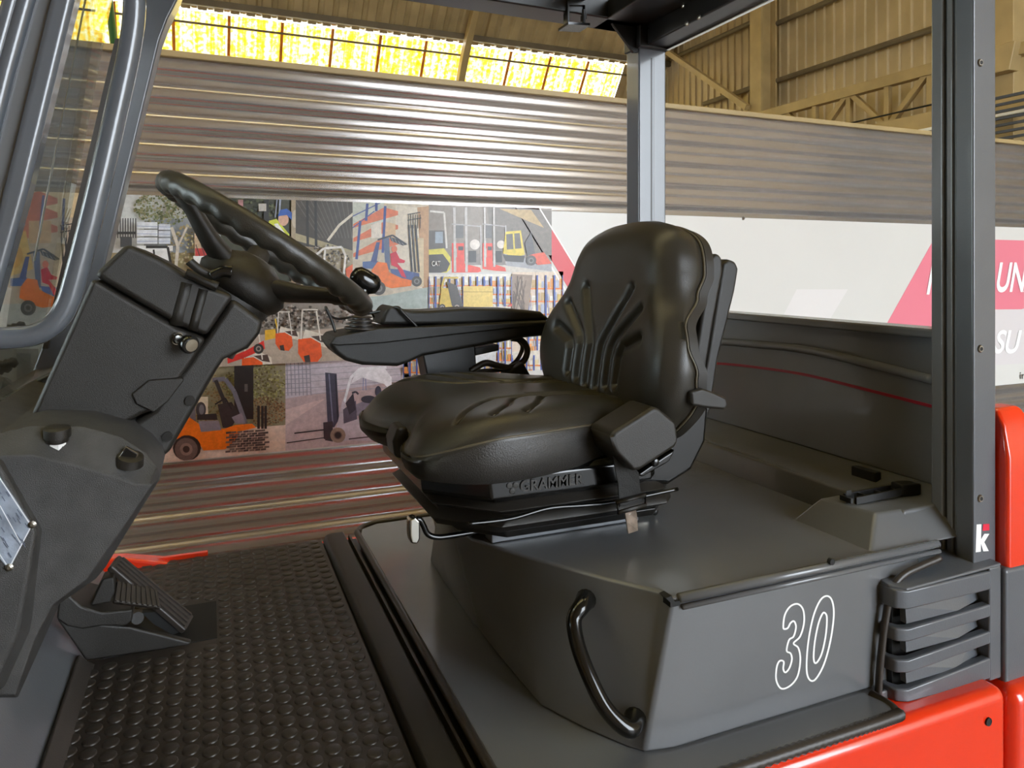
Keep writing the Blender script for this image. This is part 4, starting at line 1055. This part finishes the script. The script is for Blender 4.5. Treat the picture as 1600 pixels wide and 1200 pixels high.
sp('wire_guard', tube([at(x, y, Y=AY + .1) for x, y in ((560, 470), (568, 464), (577, 468), (580, 485), (586, 498), (594, 504))], .003, 8, k=6), 'black', smooth=True)
# ------------------------------------------------------------------ steering column, wheel, dashboard, pedals
SY = 1.42
c0, c1 = at(262, 286, Y=SY), at(562, 478, Y=SY)
WC = (c0 + c1) / 2; e1_ = (c1 - c0).normalized(); RW = (c1 - c0).length / 2; e2_ = V((0, 1, 0)); nw = e2_.cross(e1_) * -1
if nw.z < 0: nw = -nw
sw = empty('steering_wheel_anchor', (0, 0, 0), '', '')
bpy.data.objects.remove(sw)
hub_c = WC - nw * .055
wh = part('steering_wheel', lathe(hub_c - nw * .055, nw, [(0, .05), (0, .064), (.012, .079), (.030, .085), (.050, .075), (.070, .052), (.082, .030), (.086, .004)], 36), 'plastic', smooth=True); tag(wh, 'black steering wheel with scalloped rim')
N_ = 256; rings = []
for i in range(N_):
    a = 2 * math.pi * i / N_; rad = e1_ * math.cos(a) + e2_ * math.sin(a); P0 = WC + rad * RW
    r = []
    for s in range(14):
        q = 2 * math.pi * s / 14; b = .0205
        lowside = max(0, -math.sin(q)); b -= .0032 * lowside * (1 - math.cos(a * 34)) * .75
        r.append(P0 + rad * b * math.cos(q) + nw * b * math.sin(q))
    rings.append(r)
vs = [p for r in rings for p in r]
part('rim', (vs, [(i * 14 + s, i * 14 + (s + 1) % 14, ((i + 1) % N_) * 14 + (s + 1) % 14, ((i + 1) % N_) * 14 + s) for i in range(N_) for s in range(14)]), 'leather', wh, smooth=True)
for ang in (math.radians(200), math.radians(-28), math.radians(90)):
    rad = e1_ * math.cos(ang) + e2_ * math.sin(ang); tan = e2_ * math.cos(ang) - e1_ * math.sin(ang)
    rr = []
    for f, w, h, dn in ((.30, .038, .022, .060), (.5, .030, .018, .044), (.75, .024, .015, .018), (.96, .022, .013, .002)):
        o_ = WC + rad * RW * f - nw * dn
        rr.append([o_ + tan * w * math.cos(q) + nw * h * math.sin(q) for q in [2 * math.pi * s / 12 for s in range(12)]])
    part('spoke', loft(rr), 'plastic', wh, smooth='edge', angle=60)
# spinner knob
kp = at(557, 470, Y=SY - .03); kt = at(574, 432, Y=SY - .03); ax = (at(590, 447, Y=SY - .03) - at(553, 428, Y=SY - .03)).normalized()
part('spinner_stem', cyl(at(558, 482, Y=SY - .03), kt, .014, .013, 14), 'gloss', wh, smooth=True)
ctr = at(571, 439, Y=SY - .03)
part('spinner_knob', lathe(ctr - ax * .031, ax, [(0, .003), (.003, .014), (.012, .021), (.024, .022), (.036, .0205), (.048, .020), (.058, .014), (.062, .003)], 24), 'gloss', wh, smooth=True)
# column collar under the hub, stalk
part('column_collar', lathe(hub_c - nw * .15, nw, [(0, .05), (0, .062), (.06, .060), (.09, .070), (.102, .068), (.102, .05)], 28), 'plastic', smooth='edge')
sk = part('indicator_stalk', tube([at(x, y, Y=1.25) for x, y in ((362, 425), (350, 424), (338, 428), (330, 432))], lambda t: .011 - .003 * t, 12, k=5), 'gloss', smooth=True)
part('stalk_end', tube([at(x, y, Y=1.26) for x, y in ((334, 432), (316, 424), (300, 412), (296, 408))], lambda t: .007, 10, k=5), 'plastic', sk, smooth=True)
part('stalk_root', tube([at(x, y, Y=1.30) for x, y in ((290, 427), (304, 432), (320, 440), (340, 448))], lambda t: .008, 8, k=4), 'plastic', sk, smooth=True)
# column shroud: cap, body, rear half
FY0, FY1 = 1.30, 1.56
part('column_cap', ppx([(145, 430), (198, 380), (250, 404), (316, 444), (366, 462), (322, 526), (277, 508)], FY0, FY1), 'plastic', bevel=.010, seg=4)
cb = part('column_body', ppx([(144, 434), (276, 511), (322, 529), (300, 566), (246, 640), (222, 648), (196, 662), (176, 672), (60, 664), (46, 652)], FY0 - .002, FY1), 'plastic', bevel=.012, seg=4); tag(cb, 'black moulded steering column shroud')
part('rear_shroud', ppx([(363, 466), (412, 502), (406, 522), (388, 545), (350, 562), (338, 580), (262, 712), (240, 720), (196, 668), (240, 640), (322, 527)], FY0 + .012, FY1 - .01), 'plastic', bevel=.014, seg=4)
part('highlight_ridge', tube([at(x, y, Y=FY0 + .009) for x, y in ((292, 442), (287, 462), (280, 486), (276, 508))], .0125, 16), 'plastic', smooth=True)  # raised bars added to imitate highlights on the shroud's curved edges
part('highlight_ridge', tube([at(x, y, Y=FY0 + .004) for x, y in ((318, 452), (312, 474), (306, 496), (301, 516))], .0085, 16), 'plastic', smooth=True)
part('shroud_pocket', ppx([(205, 616), (232, 594), (284, 590), (288, 594), (262, 628), (240, 645), (212, 632)], FY0 - .008, FY0 + .03), 'plastic', bevel=.006, seg=3)
for x, y in ((297, 626), (262, 682)):
    p = at(x, y, Y=FY0 + .01); part('shroud_screw', lathe(p, (0, -1, 0), [(0, .008), (.003, .008), (.003, .004)], 12), 'black')
ig0, ig1 = at(275, 528, Y=FY0), at(300, 540, Y=FY0 - .045)
ig = part('ignition_knob', lathe(ig0, ig1 - ig0, [(0, .009), (.006, .009), (.007, .0075), (.028, .009), (.036, .014), (.046, .015), (.050, .013), (.051, .002)], 20), 'gloss', smooth='edge')
part('chrome_ring', lathe(ig0, ig1 - ig0, [(.0, .010), (.006, .0102), (.006, .008)], 20), 'chrome', ig); part('knob_face', lathe(ig0 + (ig1 - ig0).normalized() * .050, ig1 - ig0, [(0, .010), (.0018, .010), (.002, .002)], 20), 'chrome', ig)
# dashboard console below
DY0, DY1 = 1.14, 1.74
o1 = [(-60, 664), (0, 676), (47, 665), (130, 666), (190, 683), (228, 708), (246, 730), (250, 748), (200, 828), (165, 886), (150, 904), (92, 944), (60, 1000), (28, 1090), (-60, 1090)]
o2 = [(-60, 712), (0, 713), (50, 711), (125, 730), (180, 746), (212, 757), (232, 757), (238, 757), (186, 834), (148, 886), (136, 904), (82, 946), (54, 1000), (24, 1086), (-60, 1086)]
r1 = [at(x, y, Y=DY0 + .035) for x, y in o1]; r2 = [at(x, y, Y=DY0) for x, y in o2]
back = [p + V((0, DY1 - DY0, 0)) for p in r1]
da = part('dashboard', loft([r2, r1, back]), 'console', bevel=.006, seg=3, angle=25); tag(da, 'charcoal grained dashboard console')
# raised side wedge that carries the data plate
part('dash_wedge', loft([[at(x, y, Y=DY0 - .03) for x, y in ((-60, 712), (-2, 722), (58, 828), (30, 985), (-10, 1070), (-60, 1070))], [at(x, y, Y=DY0 + .01) for x, y in ((-60, 704), (4, 714), (68, 826), (52, 985), (10, 1080), (-60, 1086))]]), 'console', da, bevel=.006, seg=3)
dp = part('data_plate', prism([at(x, y, Y=DY0 - .0325) for x, y in ((-60, 700), (-5, 738), (50, 822), (14, 890), (-60, 800))], (0, .003, 0)), 'plate')
c = Canvas(lambda x, y, k: at(x, y, Y=DY0 - .0331 - k * .00005))
q4 = [(-5, 738), (50, 822), (14, 890), (-41, 806)]
c.line((226, 230, 236), 2, (-5, 740), (49, 822), (14, 888), (-30, 822)); c.line((235, 238, 242), 1.5, (0, 790), (32, 848))
R = random.Random(3)
for i in range(34):
    a, b = R.random(), R.random() * .8; x = -5 + 55 * a * .95 - 36 * b + 1; y = 738 + 84 * a * .95 + 68 * b + 4
    c.line((96, 104, 120), 1.3, (x, y), (x + 5, y + 7.6))
c.build('plate_lettering', dp, 'flat')
for x, y in ((50, 820), (14, 887)):
    p = at(x, y, Y=DY0 - .034); part('plate_rivet', lathe(p, (0, -1, 0), [(-.002, .005), (.0, .005), (.0015, .002)], 10), 'zinc', dp)
kb = at(90, 697, Y=DY0 + .02)
kn = part('washer_cap', lathe(kb, (0, -.15, 1), [(0, .010), (.006, .0095), (.007, .0135), (.013, .0145), (.0135, .0165), (.026, .0165), (.028, .013), (.028, .002)], 28), 'plastic', smooth='edge'); 
part('cap_base', lathe(kb - V((0, 0, .003)), (0, -.15, 1), [(0, .011), (.008, .011), (.008, .004)], 6), 'white', kn)
k2 = at(202, 724, Y=DY0 + .02)
rs_ = part('rocker_switch', lathe(k2, (.2, -.35, 1), [(0, .019), (.012, .017), (.013, .014)], 20), 'plastic', da, smooth='edge')
fr2 = [at(x, y, Y=DY0 + .012) for x, y in ((186, 714), (197, 698), (216, 709), (207, 727))]
part('rocker', prism(fr2, (0, .01, 0)), 'gloss', da, bevel=.002)
part('rocker_frame', tube(fr2, .0014, 6, True), 'chrome', da)
# cowl and tools beyond the column
part('cowl', ppx([(-40, 628), (0, 622), (60, 590), (112, 566), (118, 660), (-40, 680)], 1.60, 2.07), 'black', bevel=.012, seg=3)
part('cowl_top', ppx([(-40, 640), (20, 628), (90, 604), (70, 664), (-40, 690)], 1.56, 1.62), 'hood', bevel=.006)
for x, y, r in ((14, 572, .010), (4, 580, .010), (26, 514, .008)):
    p = at(x, y, Y=2.2); part('hose_end', lathe(p - V((.02, 0, 0)), (1, 0, .3), [(0, r), (.004, r * 1.5), (.010, r), (.016, r * 1.5), (.022, r), (.030, r * 1.5), (.04, r * .8)], 12), 'rubber', smooth=True)
# toe board
t0, t1 = at(100, 1215, Z=0), at(132, 1036, Z=0)
part('toe_board', prism([V((-.222, 1.0, -.01)), V((-.222, 1.0, .0)), V((-.40, 1.0, .20)), V((-.42, 1.0, .20)), V((-.42, 1.0, -.01))], (0, 1.08, 0)), 'grey', bevel=.003)
part('mat_upturn', prism([V((-.224, .8, .0)), V((-.205, .8, .0)), V((-.222, .8, .012)), V((-.232, .8, .026)), V((-.238, .8, .022))], (0, .84, 0)), 'rubber', bevel=.003)
# red fender showing past the mat's far edge
part('front_fender', loft([[V((x, y, z)) for x, y, z in ((-.50, 2.12, -.02), (-.02, 2.12, -.016), (-.02, 2.18, -.016), (-.50, 2.18, -.02))], [V((x, y, z)) for x, y, z in ((-.50, 2.13, .06), (-.20, 2.13, .028), (-.20, 2.175, .028), (-.50, 2.175, .06))]]), 'red', bevel=.008, seg=3)
part('fender_strip', box(-.32, -.0, 2.146, 2.16, -.012, .010), 'red', bevel=.002)
# pedal box
PY = 1.65
pb = part('pedal_box', ppx([(88, 968), (134, 1034), (293, 1010), (300, 1004), (205, 980), (160, 976), (110, 966)], PY, PY + .018), 'plastic', bevel=.005, seg=2); tag(pb, 'black pedal box')
part('pedal_housing', ppx([(92, 928), (100, 923), (128, 948), (160, 957), (208, 952), (206, 972), (196, 979), (160, 979), (128, 984), (104, 979), (88, 968)], PY - .004, PY + .12), 'plastic', pb, bevel=.008, seg=3)


def pedal(name, a, b, c, d, th, nrib, mat='rubber', along=True):
    """a-b near edge, d-c far edge"""
    n = (b - a).cross(d - a).normalized()
    if n.z < 0: n = -n
    o = part(name, prism([a, b, c, d], -n * th), mat, None, bevel=.004, seg=3)
    for i in range(nrib):
        f = (i + .5) / nrib
        p, q = (a.lerp(d, f), b.lerp(c, f)) if along else (a.lerp(b, f), d.lerp(c, f))
        p, q = p.lerp(q, .04), q.lerp(p, .04)
        part('pedal_rib', beam(p + n * .001, q + n * .001, .0045 if along else .0035, .005, n), mat, o)
    return o


pedal('accelerator_pedal', at(174, 884, Y=1.69), at(291, 985, Y=1.69), at(304, 962, Y=1.735), at(187, 866, Y=1.735), .014, 4)
pedal('brake_pedal', at(176, 940, Y=1.655), at(252, 950, Y=1.655), at(246, 921, Y=1.685), at(182, 907, Y=1.685), .012, 9, along=False)
part('brake_arm', ppx([(148, 930), (160, 905), (178, 902), (180, 925), (172, 942), (140, 948)], 1.665, 1.71), 'plastic', pb, bevel=.004)
part('pedal_pivot', cyl(at(215, 966, Y=1.67), at(215, 966, Y=1.78), .012, seg=12), 'black', pb)
part('pedal_link', ppx([(222, 958), (262, 955), (286, 986), (270, 992), (240, 975)], 1.70, 1.72), 'dark', pb)
part('mat_cutout', box(-.20, .018, 1.655, 1.84, -.001, .0012), 'dark', pb)

# front bulkhead, mast rails and front body ahead of the cab
part('bulkhead', box(-.62, -.44, .92, 2.12, -.45, .52), 'black', bevel=.02, seg=3)
part('front_body', box(-1.1, -.44, .90, 2.17, -.70, .0), 'red', bevel=.03, seg=3)
part('guard_beam', box(-.15, -.05, .925, 2.16, 1.62, 1.70), 'black', og, bevel=.005)
for nm, lb in (('wall_far', 'tan cladding of the far long side of the hall'), ('wall_left', 'tan cladding of the left end with an opening added to let in light'), ('wall_front', 'tan cladding behind the camera'), ('trim_2', 'cladding above the wide open door behind the camera')):
    bpy.data.objects[nm]['label'] = lb
